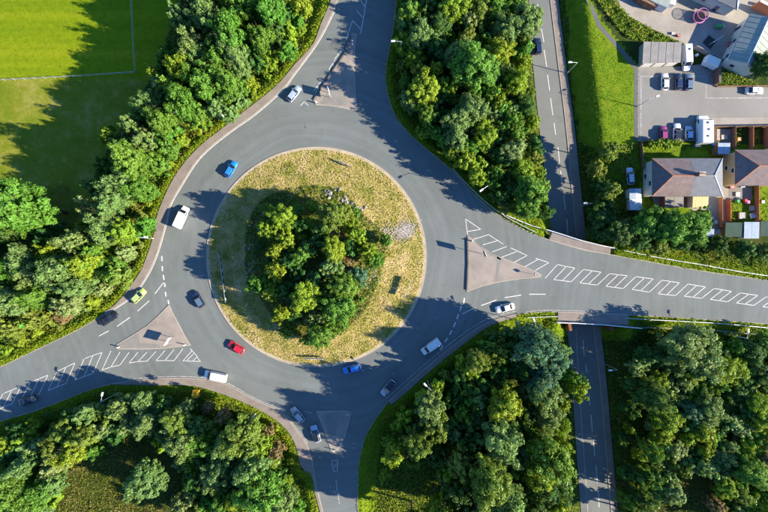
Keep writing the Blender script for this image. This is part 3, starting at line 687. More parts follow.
def trunk_mesh(seed):
    g = random.Random(seed); mb = MB(); pts = [Vector((0, 0, -0.03)), Vector((g.uniform(-.01, .01), g.uniform(-.01, .01), 0.2)), Vector((g.uniform(-.02, .02), g.uniform(-.02, .02), 0.42)), Vector((0.01, 0.01, 0.82))]
    rs = [0.016, 0.013, 0.010, 0.002]
    for i in range(3): mb.bar(pts[i], pts[i+1], rs[i], 7, rs[i+1])
    for i in range(6):
        a = i*2.4+g.random(); z = 0.3+0.07*i; st = pts[2]*(1-(i/9))+pts[1]*(i/9); st = Vector((st.x, st.y, z))
        e = st+Vector((math.cos(a)*0.16, math.sin(a)*0.16, 0.14+0.05*g.random())); mb.bar(st, e, 0.009, 5, 0.003)
        mb.bar(st.lerp(e, .55), st.lerp(e, .55)+Vector((math.cos(a+.8)*0.07, math.sin(a+.8)*0.07, 0.09)), 0.004, 4, 0.0015)
    me = bpy.data.meshes.new('trunk'); me.from_pydata(mb.v, [], mb.f); me.materials.append(MATS['bark']); me.update(); return me
TRUNKS = [trunk_mesh(i) for i in range(4)]
CROWN = {'S': [crown_mesh(100+i, 1300, 0.125, 22, 'round') for i in range(5)], 'M': [crown_mesh(200+i, 4600, 0.075, 52, 'round') for i in range(6)],
         'L': [crown_mesh(300+i, 10000, 0.050, 110, 'round') for i in range(5)], 'F': [crown_mesh(400+i, 4600, 0.070, 60, 'feather') for i in range(5)]}
FILL = []
TREES = []
def tree(px, py, rp, tone, wood, hmul=1.0, fill=False):
    rm = rp*S*1.26
    h = (rm*2.3+3.2)*hmul
    if rm < 1.9: h = min(h, rm*2.6*hmul)
    z = 0.0
    for _ in range(3):
        x, y = W(px, py, z+h*0.62); z = ground_z(x, y)
    if fill: FILL.append((x, y, z, h, rm, tone)); return None
    q = R.random()
    size = 'S' if rm < 1.75 else ('L' if rm > 3.3 else 'M')
    if size == 'M' and q < 0.5: size = 'F'
    shrub = rm < 1.75
    name = 'shrub' if shrub else ('evergreen_tree' if tone == 'c' else 'broadleaf_tree')
    o = empty(name, (x, y, z-0.05))
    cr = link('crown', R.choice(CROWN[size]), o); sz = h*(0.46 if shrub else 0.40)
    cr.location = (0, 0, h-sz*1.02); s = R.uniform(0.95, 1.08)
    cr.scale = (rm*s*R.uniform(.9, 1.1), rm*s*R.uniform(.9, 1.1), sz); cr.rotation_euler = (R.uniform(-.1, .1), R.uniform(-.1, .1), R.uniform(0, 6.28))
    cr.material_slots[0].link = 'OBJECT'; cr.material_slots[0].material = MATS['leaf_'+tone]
    tk = link('trunk', R.choice(TRUNKS), o); tk.scale = (h, h, h); tk.rotation_euler = (0, 0, R.uniform(0, 6.28))
    TREES.append((o, px, py, rm, tone, wood, shrub))
    return o

def zl(ox, oy, items):
    return [(ox+a/3.82, oy+b/3.82, r, t) for a, b, r, t in items]
BELT = [(183,21,10,'b'),(194,47,12,'b'),(165,58,8,'g'),(157,76,7,'y'),(183,71,12,'y'),(173,89,10,'g'),(149,105,11,'b'),(183,105,14,'g'),(136,126,9,'b'),(162,120,12,'g'),(196,126,10,'y'),
 (206,16,14,'b'),(229,34,16,'g'),(202,60,11,'b'),(240,12,12,'g'),(271,10,14,'g'),(216,58,13,'g'),(237,60,12,'b'),(250,84,11,'y'),(206,84,14,'g'),(227,86,12,'g'),(216,107,12,'b'),(198,115,10,'g'),(261,39,11,'g'),(276,29,10,'d'),(300,4,10,'y'),(268,60,8,'y'),
 (300,28,6,'y'),(290,44,6,'y'),(282,56,6,'y'),(268,76,6,'y'),(254,95,6,'y'),(236,108,6,'y'),(285,15,9,'d'),(190,5,10,'d'),(215,-8,14,'g'),(250,-8,14,'g'),(255,60,9,'d'),(240,88,8,'g'),
 (16,206,22,'g'),(28,222,12,'g'),(2,232,12,'d'),(131,159,15,'g'),(154,165,14,'g'),(120,185,14,'b'),(141,190,12,'g'),(112,201,12,'b'),(126,143,10,'d'),(110,138,7,'y'),(147,140,10,'b'),(92,208,8,'p'),(105,229,12,'b'),(126,232,11,'y'),(141,216,9,'o'),
 (76,242,11,'b'),(94,256,10,'g'),(52,253,10,'y'),(26,258,12,'b'),(126,253,10,'p'),(140,245,7,'o'),(168,148,10,'g'),(181,140,11,'y'),(170,165,8,'y'),(155,190,8,'o'),(148,203,7,'y'),(104,168,8,'d'),(98,188,8,'d'),
 (16,270,12,'g'),(33,273,12,'b'),(58,271,14,'b'),(86,265,12,'y'),(76,286,11,'b'),(16,299,13,'b'),(36,297,12,'g'),(105,289,12,'p'),(71,303,11,'p'),(115,268,10,'g'),(13,328,9,'o'),(39,318,9,'o'),(62,316,7,'n'),(92,302,9,'y'),(20,340,6,'y'),(55,290,10,'d'),
 (-8,250,12,'d'),(-6,285,12,'g'),(-5,315,10,'o'),(5,350,5,'y'),(35,333,5,'y'),(60,328,4,'o'),(128,280,6,'y'),(48,235,9,'d'),(70,258,8,'d'),(160,135,9,'d'),(222,15,10,'d'),(232,108,7,'g'),(186,88,9,'d'),(170,104,9,'d'),(145,120,8,'d'),(120,170,8,'d'),(192,30,8,'d')]
NWOOD = [(409,14,12,'g'),(419,34,11,'b'),(404,3,9,'g'),(414,58,8,'y'),(402,66,6,'o'),(423,89,14,'y'),(409,99,8,'b'),(427,115,9,'g'),(453,8,12,'y'),(469,21,8,'p'),(479,10,11,'o'),(495,8,12,'g'),(506,29,13,'b'),(526,21,14,'b'),(485,34,9,'d'),(466,39,8,'o'),
 (472,65,18,'g'),(459,56,12,'b'),(487,73,12,'g'),(498,52,13,'y'),(459,82,6,'n'),(503,73,8,'b'),(516,81,12,'y'),(523,63,8,'y'),(524,107,11,'d'),(472,110,14,'b'),(457,120,12,'b'),(490,92,10,'g'),(493,115,8,'p'),(482,128,9,'y'),(443,97,7,'d'),(498,102,9,'y'),(511,120,9,'g'),(529,95,7,'o'),(435,71,7,'y'),(443,84,7,'g'),
 (456,138,12,'b'),(485,138,11,'y'),(451,154,9,'y'),(466,161,9,'y'),(477,177,8,'y'),(511,151,12,'p'),(493,174,8,'g'),(521,172,11,'y'),(529,190,14,'g'),(541,188,9,'g'),(527,207,11,'g'),(511,190,10,'d'),(533,146,8,'d'),(487,150,8,'d'),(433,131,7,'g'),(506,208,6,'o'),(543,213,7,'d'),(533,160,8,'o'),
 (440,25,11,'d'),(437,48,10,'d'),(445,60,8,'d'),(420,72,7,'o'),(500,135,9,'d'),(475,90,8,'d'),(455,100,7,'d'),(440,115,8,'d'),(500,160,9,'d'),(510,50,9,'d'),(515,100,8,'d'),(430,5,10,'d'),(515,3,10,'g'),(515,135,9,'g'),(470,148,8,'g'),(532,122,7,'y'),(405,82,6,'g'),(520,42,7,'o'),(420,132,5,'y'),(500,197,7,'d'),(540,173,6,'y')]
SWWOOD = [(34,424,8,'y'),(31,436,6,'y'),(5,446,8,'y'),(16,432,8,'d'),(89,412,9,'b'),(103,429,7,'p'),(65,430,10,'o'),(86,436,11,'o'),(58,449,10,'o'),(73,451,12,'y'),(120,407,10,'b'),(141,402,11,'b'),(147,422,11,'b'),(131,417,8,'b'),(176,422,12,'o'),(183,443,14,'b'),(170,433,9,'b'),(196,430,9,'b'),
 (50,470,9,'p'),(55,483,9,'b'),(21,467,12,'b'),(8,470,10,'g'),(16,490,14,'g'),(39,493,12,'g'),(147,480,14,'b'),(140,490,8,'b'),(194,477,9,'d'),(183,506,10,'p'),(112,392,7,'g'),(195,445,12,'g'),(242,436,17,'o'),(226,448,12,'b'),(262,446,9,'y'),(221,464,12,'b'),(250,467,14,'b'),(214,477,13,'b'),(261,490,17,'g'),(282,500,12,'b'),(240,498,12,'y'),(225,504,12,'g'),
 (276,451,7,'n'),(268,430,6,'n'),(208,407,6,'n'),(223,416,7,'n'),(279,475,6,'d'),(276,428,5,'y'),(198,488,10,'d'),(165,404,7,'d'),(185,408,8,'b'),(48,415,8,'d'),(75,415,8,'d'),(8,425,8,'d'),(40,458,7,'d'),(95,450,7,'g'),(236,480,10,'d'),(205,455,8,'d'),(30,505,12,'g'),(5,508,12,'g'),(100,408,6,'c'),(90,425,6,'c'),(286,480,6,'y'),(290,462,5,'y'),(195,510,9,'o'),(250,515,12,'g'),(15,452,8,'d')]
SWOOD = [(444,526,13,'g'),(472,524,13,'b'),(414,524,9,'g'),(430,409,13,'b'),(435,424,12,'o'),(417,443,11,'o'),(393,454,9,'y'),(385,475,5,'y'),(503,402,14,'y'),(479,412,10,'d'),(458,459,10,'o'),(500,441,17,'b'),(542,394,15,'b'),(547,417,13,'b'),(527,451,10,'c'),(547,457,18,'g'),(537,473,12,'y'),(487,480,16,'o'),(503,503,17,'b'),(482,508,10,'b'),(440,508,10,'y'),(456,394,7,'d'),(547,490,14,'d'),(558,504,10,'y'),(516,493,10,'d'),  # first three, below the frame, added for their shade on the bottom arm
 (477,362,11,'o'),(498,352,9,'o'),(492,338,8,'d'),(537,347,17,'c'),(547,362,15,'c'),(540,380,13,'c'),(498,381,10,'d'),(578,388,10,'y'),(572,378,7,'g'),(520,365,11,'d'),(515,340,9,'d'),(525,415,11,'d'),(515,425,9,'d'),(470,440,9,'d'),(480,385,9,'d'),(460,375,8,'d'),(470,425,10,'d'),(435,455,8,'d'),(460,490,10,'d'),(470,470,9,'d'),(520,470,9,'d'),(560,425,7,'y'),(562,445,7,'y'),(565,470,6,'y'),(563,405,6,'y'),(562,350,6,'y'),(550,335,5,'y'),(450,420,8,'d'),(488,460,9,'d'),(530,512,12,'d'),(500,470,9,'d'),(445,375,5,'o'),(567,490,6,'g')]
EWOOD = [(640,523,9,'g'),(655,524,10,'b'),(630,522,7,'g'),(686,345,18,'b'),(703,360,16,'b'),(676,362,12,'d'),(691,374,9,'y'),(725,370,12,'y'),(735,345,7,'g'),(751,352,12,'d'),(636,367,8,'p'),(660,381,8,'y'),(683,382,9,'b'),(665,420,12,'y'),(662,436,9,'y'),(709,407,12,'b'),(704,420,9,'b'),(704,433,10,'y'),(675,450,9,'p'),(656,462,6,'p'),(704,451,8,'y'),(704,465,9,'b'),(725,459,9,'b'),(728,447,8,'b'),(757,404,11,'y'),(763,420,10,'y'),(741,428,8,'p'),(751,472,14,'g'),  # first three, below the frame, added to shade the sunken road
 (631,430,5,'y'),(639,455,5,'y'),(673,493,10,'p'),(725,488,9,'y'),(764,508,8,'y'),(738,441,6,'n'),(690,412,9,'c'),(650,395,12,'d'),(675,398,10,'d'),(645,357,10,'d'),(660,358,11,'d'),(735,395,10,'d'),(740,375,9,'d'),(765,378,11,'d'),(720,425,8,'d'),(645,480,9,'d'),(640,500,10,'d'),(630,410,7,'d'),(625,470,7,'d'),(685,425,8,'d'),(690,455,8,'d'),(735,470,8,'d'),(628,385,7,'d'),(720,345,6,'y'),(765,340,8,'g'),(650,450,8,'g'),(685,470,7,'o'),(715,505,8,'n'),(740,495,8,'o'),(765,440,9,'o'),(764,460,9,'n'),(622,440,6,'d'),(626,500,7,'g'),(715,385,8,'g'),(665,410,8,'g'),(745,410,8,'d')]
HWOOD = [(609,152,10,'o'),(597,168,9,'o'),(611,191,9,'o'),(604,202,8,'d'),(647,225,13,'g'),(622,231,11,'d'),(673,227,15,'g'),(692,228,14,'g'),(658,247,8,'o'),(702,217,8,'g'),(603,217,12,'d'),(680,243,9,'d'),(764,66,12,'d'),(640,240,10,'d'),(608,235,10,'d'),(658,214,7,'d'),(600,185,8,'d'),(599,232,8,'d'),(720,246,8,'d'),(745,250,9,'d'),(765,252,9,'d'),(700,242,7,'d'),(660,143,4.5,'y'),(668,144,4.5,'y'),(677,143,3.5,'y'),(652,144,4,'y')]
ISLE = [(282,217,11,'y'),(268,230,8,'y'),(300,237,6,'y'),(287,241,8,'y'),(276,251,8,'y'),(310,224,6,'y'),(331,216,12,'o'),(344,213,8,'o'),(334,250,11,'y'),(300,256,8,'g'),(357,235,7,'y'),(386,241,6,'g'),(368,252,8,'y'),(375,260,7,'g'),(258,284,9,'g'),(276,271,9,'y'),(271,292,8,'y'),(305,297,14,'y'),(282,313,8,'y'),(287,331,6,'g'),(321,334,11,'g'),(308,339,6,'d'),(337,307,14,'g'),(344,286,12,'g'),(339,323,8,'g'),(331,268,10,'b'),(358,276,8,'c'),(347,263,6,'n'),(316,279,9,'d'),(300,270,8,'d'),(317,317,8,'b'),
 (312,245,9,'d'),(320,232,8,'d'),(290,262,8,'d'),(350,248,7,'d'),(300,225,7,'d'),(322,296,8,'d'),(295,282,7,'d'),(328,285,6,'y'),(268,210,6,'g'),(297,211,6,'g'),(285,290,7,'d'),(296,315,7,'d'),(258,245,5,'d'),(270,265,6,'d'),(357,213,4,'g'),(325,325,6,'y'),(360,300,4,'g'),(312,205,6,'y'),(350,225,6,'y'),(362,246,5,'y')]
WOODS = [('BELT', BELT, 1.5), ('NWOOD', NWOOD, 1.12), ('SWWOOD', SWWOOD, 1.2), ('SWOOD', SWOOD, 1.4), ('EWOOD', EWOOD, 0.95), ('HWOOD', HWOOD, 0.95), ('ISLE', ISLE, 1.0)]
MARGIN = {'BELT': 9, 'SWWOOD': 6, 'NWOOD': 2.5, 'SWOOD': 5, 'EWOOD': 4, 'HWOOD': 2}      # grass verge kept clear beside the roads
for wn, lst, hm in WOODS:
    for px, py, rp, t in lst:
        mg = MARGIN.get(wn, 0); dpx = hard_at(*W(px, py))/S if mg else 99
        if dpx < rp*1.26+mg: rp = max(3.2, (dpx-mg)/1.26)
        if wn == 'EWOOD' and px < 652 and py > 375: hm_ = hm*1.75  # made taller than the scrub there to cast shade on the sunken road
        else: hm_ = hm
        if wn == 'SWOOD' and py > 430 and px < 500: hm_ = hm*1.3
        if wn == 'BELT' and dpx < 30: hm_ = hm*(0.55+0.45*max(0, dpx-8)/22)
        tree(px, py, rp, t, wn, hm_*(1 if t != 'd' else 0.88), t == 'd' and rp <= 9 and wn != 'HWOOD')

# smaller trees filling the gaps of the canopy
XY = [(px, py, rp*1.26) for _, lst, _ in WOODS for px, py, rp, t in lst]
ZONES = {'BELT': [(190,-30),(330,-30),(300,45),(250,105),(200,135),(160,185),(145,230),(120,290),(60,322),(-20,352),(-20,240),(50,240),(100,200),(115,150),(150,100),(175,40)],
 'NWOOD': [(402,-30),(520,-30),(522,30),(530,110),(538,170),(544,215),(525,215),(480,180),(430,130),(405,100),(400,60)], 'SWWOOD': [(-20,445),(40,430),(110,408),(180,415),(225,432),(270,455),(290,480),(300,530),(-20,530)],
 'SWOOD': [(380,530),(375,470),(400,420),(450,370),(490,335),(550,330),(558,380),(565,450),(570,530)], 'EWOOD': [(652,350),(700,342),(790,350),(790,530),(640,530),(650,450)]}
for wn, poly in ZONES.items():
    hm = dict((w_[0], w_[2]) for w_ in WOODS)[wn]; us = [p[0] for p in poly]; vs_ = [p[1] for p in poly]; tries = 0
    while tries < 700:
        tries += 1; u, v = R.uniform(min(us), max(us)), R.uniform(min(vs_), max(vs_))
        if not inside(poly, np.array([u]), np.array([v]))[0]: continue
        if any(inside(q, *(np.array([t_]) for t_ in W(u, v, -2)))[0] for q in (MEAD, MEAD2, MEAD3, SLOPE)): continue
        if any(math.hypot(u-a_, v-b_) < max(r_*0.80, 8) for a_, b_, r_ in XY): continue
        rp = R.uniform(5.5, 9); tree(u, v, rp, R.choice('ggyyobbdp'), wn, hm*.85, True); XY.append((u, v, rp*1.26))

tones = sorted(LEAF); PV, MI, RN = [], [], []; gg = np.random.default_rng(5)
for (x, y, z, h, rm, t) in FILL:
    src = R.choice(CROWN['S']); co = np.empty(len(src.vertices)*3); src.vertices.foreach_get('co', co); co = co.reshape(-1, 3)
    rv = np.empty(len(src.vertices)); src.attributes['rnd'].data.foreach_get('value', rv); a_ = R.random()*6.283; sz = h*.42
    px_, py_ = co[:, 0]*math.cos(a_)-co[:, 1]*math.sin(a_), co[:, 0]*math.sin(a_)+co[:, 1]*math.cos(a_)
    PV.append(np.c_[x+px_*rm, y+py_*rm, z+h-sz*1.02+co[:, 2]*sz]); RN.append(rv); MI.append(np.full(len(co)//4, tones.index(t)))
PV, MI, RN = np.concatenate(PV), np.concatenate(MI), np.concatenate(RN); n = len(PV)
me = bpy.data.meshes.new('sapling_thicket'); me.vertices.add(n); me.vertices.foreach_set('co', PV.ravel()); me.loops.add(n); me.loops.foreach_set('vertex_index', np.arange(n, dtype=np.int32))
me.polygons.add(n//4); me.polygons.foreach_set('loop_start', np.arange(0, n, 4, dtype=np.int32))
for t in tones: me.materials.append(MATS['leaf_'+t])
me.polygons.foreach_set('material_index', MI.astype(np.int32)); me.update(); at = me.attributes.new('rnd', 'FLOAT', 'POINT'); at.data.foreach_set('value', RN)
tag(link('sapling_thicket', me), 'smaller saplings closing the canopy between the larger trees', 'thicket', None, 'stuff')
print('FILL', len(FILL), 'TREES', len(TREES), n//2)

# labels: tone, size, wood and the nearest landmark, ordered by distance where several answer to it
WNAME = {'BELT': 'in the left belt', 'NWOOD': 'in the top wood', 'SWWOOD': 'in the lower-left wood', 'SWOOD': 'in the lower-middle wood', 'EWOOD': 'in the lower-right wood', 'HWOOD': 'near the houses', 'ISLE': 'on the central island'}
LMARK = {'BELT': [(133,71,'the field fence corner'),(300,80,'the pale blue car'),(231,169,'the bright blue car'),(181,217,'the white van'),(138,296,'the lime car'),(109,318,'the black car'),(0,260,'the left picture edge'),(240,0,'the top picture edge'),(0,365,'the left arm'),(60,200,'the yellow clearing'),(153,238,'the roadside lamp')],
 'NWOOD': [(538,45,'the navy car'),(400,57,'its left-edge lamp'),(481,190,'its lower-edge lamp'),(460,0,'the top picture edge'),(511,218,'the bridge railing'),(424,148,'the roundabout edge'),(535,110,'the sunken road bend'),(388,97,'the kerb curve')],
 'SWWOOD': [(27,400,'the shaded car'),(198,392,'the yellow cabinet'),(119,392,'the lamp by the left arm'),(255,414,'the lamp by the footway'),(0,470,'the left picture edge'),(147,512,'the bottom picture edge'),(100,470,'the dry clearing'),(305,470,'the footway end'),(250,512,'the bottom arm corner')],
 'SWOOD': [(388,388,'the silver car'),(431,347,'the pale van'),(505,308,'the entering white car'),(428,381,'its roadside lamp'),(570,330,'the bridge'),(580,430,'the sunken road'),(440,512,'the bottom picture edge'),(357,490,'the bottom arm'),(550,512,'the sunken road end')],
 'EWOOD': [(605,400,'the sunken road'),(640,328,'the bridge railing'),(724,333,'the lamp by the right arm'),(768,420,'the right picture edge'),(690,512,'the bottom picture edge'),(690,490,'the dry clearing')],
 'HWOOD': [(635,200,'the white shed'),(630,176,'the white car on the drive'),(684,178,'the hipped house'),(742,230,'the garden sheds'),(590,240,'the bridge'),(755,90,'the car parked alone'),(672,135,'the parked maroon car'),(768,250,'the right picture edge')],
 'ISLE': [(225,279,'the left chevron board'),(342,165,'the upper chevron board'),(316,357,'the lower chevron board'),(408,290,'the right chevron board'),(405,232,'the pale rubble'),(335,192,'the boulders'),(316,262,'the middle of the mound')]}
ORD = ['', 'second', 'third', 'fourth', 'fifth', 'sixth', 'seventh', 'eighth', 'ninth', 'tenth', 'eleventh', 'twelfth', 'thirteenth', 'fourteenth', 'fifteenth', 'sixteenth', 'seventeenth', 'eighteenth']
buckets = {}
for rec in TREES:
    o, px, py, rm, t, wn, shrub = rec
    lm = min(LMARK[wn], key=lambda q: math.hypot(q[0]-px, q[1]-py)); dx, dy = px-lm[0], py-lm[1]
    if lm[2].endswith('picture edge'): rel = 'nearest'
    else: rel = ('right of' if dx > 0 else 'left of') if abs(dx) > abs(dy) else ('below' if dy > 0 else 'above')
    noun = 'shrub' if shrub else ('large tree' if rm > 3.3 else 'tree')
    buckets.setdefault((TONE[t], noun, wn, rel, lm[2]), []).append((math.hypot(dx, dy), o))
for (tone, noun, wn, rel, lm), lst in buckets.items():
    lst.sort(key=lambda q: q[0])
    for i, (_, o) in enumerate(lst):
        tail = '' if len(lst) == 1 else (', the closest' if i == 0 else f', {ORD[min(i, 17)]} closest')
        w = f' {WNAME[wn]}' if not (rel == 'nearest' and i) else f' {WNAME[wn]}'
        tag(o, f'{tone} {noun}{w} {rel if rel != "nearest" else "by"} {lm}{tail}', 'shrub' if noun == 'shrub' else 'tree', f'{"shrubs" if noun == "shrub" else "trees"} {WNAME[wn]}')

# boulders round the mound and the rubble patch
def rock_mesh(seed):
    g = random.Random(seed); bm = bmesh.new(); bmesh.ops.create_icosphere(bm, subdivisions=1, radius=1)
    for v in bm.verts: v.co *= g.uniform(0.72, 1.15)
    me = bpy.data.meshes.new('boulder'); bm.to_mesh(me); bm.free(); me.materials.append(MATS['rock']); return me
ROCKS = [rock_mesh(i) for i in range(6)]
spots = [(R.uniform(322, 366), None) for _ in range(34)]
for i, (u, _) in enumerate(spots):
    v = 190+(u-322)*0.42+R.gauss(0, 3.4) if i < 26 else R.uniform(190, 196); u = u if i < 26 else R.uniform(300, 330)
    x, y = W(u, v, 1); z = ground_z(x, y); s = R.uniform(.28, .55)
    o = link('boulder', R.choice(ROCKS), None); o.location = (x, y, z+s*.45); o.scale = (s*1.2, s, s*.75); o.rotation_euler = (R.random(), R.random(), R.random()*6)
    tag(o, 'grey boulder among those along the upper edge of the island mound', 'boulder', 'boulders along the upper edge of the mound')
for i in range(26):
    u, v = 252+R.gauss(0, 4), R.uniform(222, 285); x, y = W(u, v, 1); z = ground_z(x, y); s = R.uniform(.25, .48)
    o = link('boulder', R.choice(ROCKS), None); o.location = (x, y, z+s*.45); o.scale = (s*1.2, s, s*.75); o.rotation_euler = (R.random(), R.random(), R.random()*6)
    tag(o, 'grey boulder among those along the left edge of the island mound', 'boulder', 'boulders along the left edge of the mound')
n = 900; a = rng.random(n)*6.283; q = np.sqrt(rng.random(n)); u = 405+rng.normal(size=n)*5.5; v = 231+rng.normal(size=n)*4.2-(u-405)*.25; n2 = 200
u = np.r_[u, 388+rng.normal(size=n2)*6]; v = np.r_[v, 231+rng.normal(size=n2)*4]; u = np.r_[u, rng.normal(size=n2)*6+371]; v = np.r_[v, rng.normal(size=n2)*9+275]
mb = MB()
for uu, vv in zip(u, v):
    x, y = W(uu, vv, .5); z = ground_z(x, y); s = R.uniform(.06, .2); mb.box((x, y, z+s*.25+.1), (s*1.5, s*1.2, s*.8), R.random()*6, .7)
tag(mb.build('rubble_patch', 'rubble'), 'pale rubble strewn over the right side of the central island', 'rubble', None, 'stuff')
# ------------------------------------------------------------------ vehicles (x forward)
def loft(stations, ring):
    mb = MB(); n = len(ring(*stations[0][1:])); vs = []
    for st in stations: vs += [(st[0], y, z) for y, z in ring(*st[1:])]
    fs = []
    for i in range(len(stations)-1):
        for j in range(n): fs.append((i*n+j, i*n+(j+1) % n, (i+1)*n+(j+1) % n, (i+1)*n+j))
    fs += [tuple(range(n))[::-1], tuple(range((len(stations)-1)*n, len(stations)*n))]
    return mb.add(vs, fs)
def ring_body(w, zb, zt):
    h = zt-zb
    return [(-w*.82, zb), (w*.82, zb), (w*.97, zb+h*.2), (w, zb+h*.5), (w*.96, zb+h*.82), (w*.84, zt), (-w*.84, zt), (-w*.96, zb+h*.82), (-w, zb+h*.5), (-w*.97, zb+h*.2)]
WHEELS = {}
def wheel(parent, x, y, r=0.32, w=0.2):
    if r not in WHEELS:
        t = MB(); t.bar((0, -w/2, 0), (0, w/2, 0), r, 16); rm = MB(); rm.bar((0, -w/2-.012, 0), (0, w/2+.012, 0), r*.62, 10)
        def mesh(mb, nm, mt):
            me = bpy.data.meshes.new(nm); me.from_pydata(mb.v, [], mb.f); me.materials.append(MATS[mt]); me.update(); return me
        WHEELS[r] = (mesh(t, 'tyre', 'tyre'), mesh(rm, 'rim', 'rim'))
    e = link('wheel', WHEELS[r][0], parent); e.location = (x, y, r); k = link('rim', WHEELS[r][1], e)
def pane(mb, a, b, c, d, m=0.12, off=0.012, mt=None):
    """glass pane inset from the corners a b c d and standing just proud of them"""
    a, b, c, d = map(Vector, (a, b, c, d)); ce = (a+b+c+d)/4; n = (b-a).cross(d-a).normalized()*off
    q = [p.lerp(ce, m)+n for p in (a, b, c, d)]; mb.add(q + [p-n*1.6 for p in q], [(0, 1, 2, 3), (0, 4, 5, 1), (1, 5, 6, 2), (2, 6, 7, 3), (3, 7, 4, 0)])
def car(px, py, dx, dy, col, label, z=0.0, L=4.2, wd=1.78, ht=1.48, style='hatch', group=None, roof=None, name='car'):
    o = empty(name, W3(px, py, z+0.7), math.atan2(-dy, dx)); o.location.z = z+0.006; w = wd/2; h = L/2
    st = [(-h, w*.74, .38, .74), (-h+.07, w*.9, .27, .86), (-h*.8, w*.98, .2, .93), (-h*.4, w, .19, .95), (h*.2, w, .19, .94), (h*.5, w*.985, .19, .90), (h*.8, w*.94, .22, .80), (h-.1, w*.84, .27, .70), (h, w*.66, .36, .58)]
    MB_ = loft(st, ring_body); MB_.build('body', col, o, smooth=True)
    if style == 'hatch': xb0, xt0, xt1, xb1 = -.455*L, -.37*L, .06*L, .235*L
    else: xb0, xt0, xt1, xb1 = -.36*L, -.22*L, .05*L, .22*L
    zb, zt, wb, wt = .90, ht, w*.88, w*.68
    A = [(xb0, -wb, zb), (xb1, -wb*.97, zb-.03), (xb1, wb*.97, zb-.03), (xb0, wb, zb)]
    T = [(xt0, -wt, zt-.05), (xt1, -wt, zt-.03), (xt1, wt, zt-.03), (xt0, wt, zt-.05)]
    Tm = [((xt0+xt1)/2-.1, -wt*.98, zt), ((xt0+xt1)/2-.1, wt*.98, zt)]
    MB().add(A+T, [(0, 1, 5, 4), (1, 2, 6, 5), (2, 3, 7, 6), (3, 0, 4, 7)]).build('cabin', col, o)
    vs = T + Tm + [(xt0+.25, -wt*.9, zt-.005), (xt0+.25, wt*.9, zt-.005)]
    r_ = MB().add([T[0], T[1], T[2], T[3], (xt0+.1, -wt+.08, zt), (xt1-.12, -wt+.08, zt+.012), (xt1-.12, wt-.08, zt+.012), (xt0+.1, wt-.08, zt)],
                  [(4, 5, 6, 7), (0, 1, 5, 4), (1, 2, 6, 5), (2, 3, 7, 6), (3, 0, 4, 7)]).build('roof', roof or col, o)
    g = MB(); pane(g, A[1], A[2], T[2], T[1], .08); g.build('windscreen', 'glass_dark', o)
    g = MB(); pane(g, A[3], A[0], T[0], T[3], .12); g.build('rear_window', 'glass_dark', o)
    for s_ in (0, 1):
        g = MB()
        q = (A[0], A[1], T[1], T[0]) if s_ == 0 else (A[2], A[3], T[3], T[2])
        a_, b_, c_, d_2 = map(Vector, q); m1, m2 = (a_+b_)/2, (c_+d_2)/2
        pane(g, a_, m1, m2, d_2, .12); g.build('side_window', 'glass_dark', o); g = MB(); pane(g, m1, b_, c_, m2, .12); g.build('side_window', 'glass_dark', o)
    for s_ in (-1, 1):
        MB().box((h-.2, s_*w*.60, .62), (.2, .30, .13), -s_*.25).build('headlight', 'headlamp', o)
        MB().box((-h+.05, s_*w*.72, .78), (.10, .24, .2)).build('tail_light', 'tail_red', o)
        MB().box((xb1-.30, s_*(w+.07), .97), (.12, .2, .14)).build('wing_mirror', col, o)
        for xx in (-.30*L, .31*L): wheel(o, xx, s_*(w-.10))
    MB().box((h-.02, 0, .42), (.04, .5, .11)).build('number_plate', 'white', o); MB().box((-h+.0, 0, .55), (.04, .5, .11)).build('number_plate', 'yellow', o)
    return tag(o, label, 'car', group)
def van(px, py, dx, dy, col, label, z=0.0, L=5.2, wd=1.95, ht=2.0, group=None, name='van', hatches=0, cat='van'):
    o = empty(name, W3(px, py, z+1.2), math.atan2(-dy, dx)); o.location.z = z+0.006; w = wd/2; h = L/2
    def rb(w_, zb, zt):
        k = zt-zb; return [(-w_*.9, zb), (w_*.9, zb), (w_, zb+.15), (w_, zb+k*.5), (w_*.93, zt-.12), (w_*.82, zt), (-w_*.82, zt), (-w_*.93, zt-.12), (-w_, zb+k*.5), (-w_, zb+.15)]
    xr = h-1.75
    loft([(-h, w*.95, .35, ht-.1), (-h+.1, w, .25, ht), (0, w, .25, ht), (xr, w*.98, .25, ht-.03), (xr+.12, w*.97, .25, ht-.10), (h-.95, w*.95, .25, 1.18), (h-.4, w*.9, .25, 1.02), (h-.08, w*.8, .3, .85), (h, w*.68, .38, .7)], rb).build('body', col, o, smooth=False)
    g = MB(); pane(g, (h-.95, -w*.80, 1.18), (h-.95, w*.80, 1.18), (xr+.12, w*.79, ht-.10), (xr+.12, -w*.79, ht-.10), .07, .02); g.build('windscreen', 'glass_dark', o)
    for s_ in (-1, 1):
        MB().box((xr+.1, s_*(w-.01), 1.42), (.75, .05, .42)).build('side_window', 'glass_dark', o)
        MB().box((h-.14, s_*w*.62, .72), (.2, .3, .2), -s_*.2).build('headlight', 'headlamp', o)
        MB().box((-h+.02, s_*w*.85, .95), (.06, .14, .4)).build('tail_light', 'tail_red', o)
        MB().box((xr+.62, s_*(w+.12), 1.2), (.14, .26, .26)).build('wing_mirror', 'black', o)
        for xx in (-.30*L, .32*L): wheel(o, xx, s_*(w-.12), .34)
        MB().box((-.3, s_*(w*.6), ht+.015), (L*.4, .04, .03)).build('roof_rib', col, o)
    for i in range(hatches): MB().box((-h*.55+i*1.6, 0.1*(-1)**i, ht+.05), (.5, .5, .1), 0, .9).build('roof_hatch', 'steel_dark', o)
    return tag(o, label, cat, group)

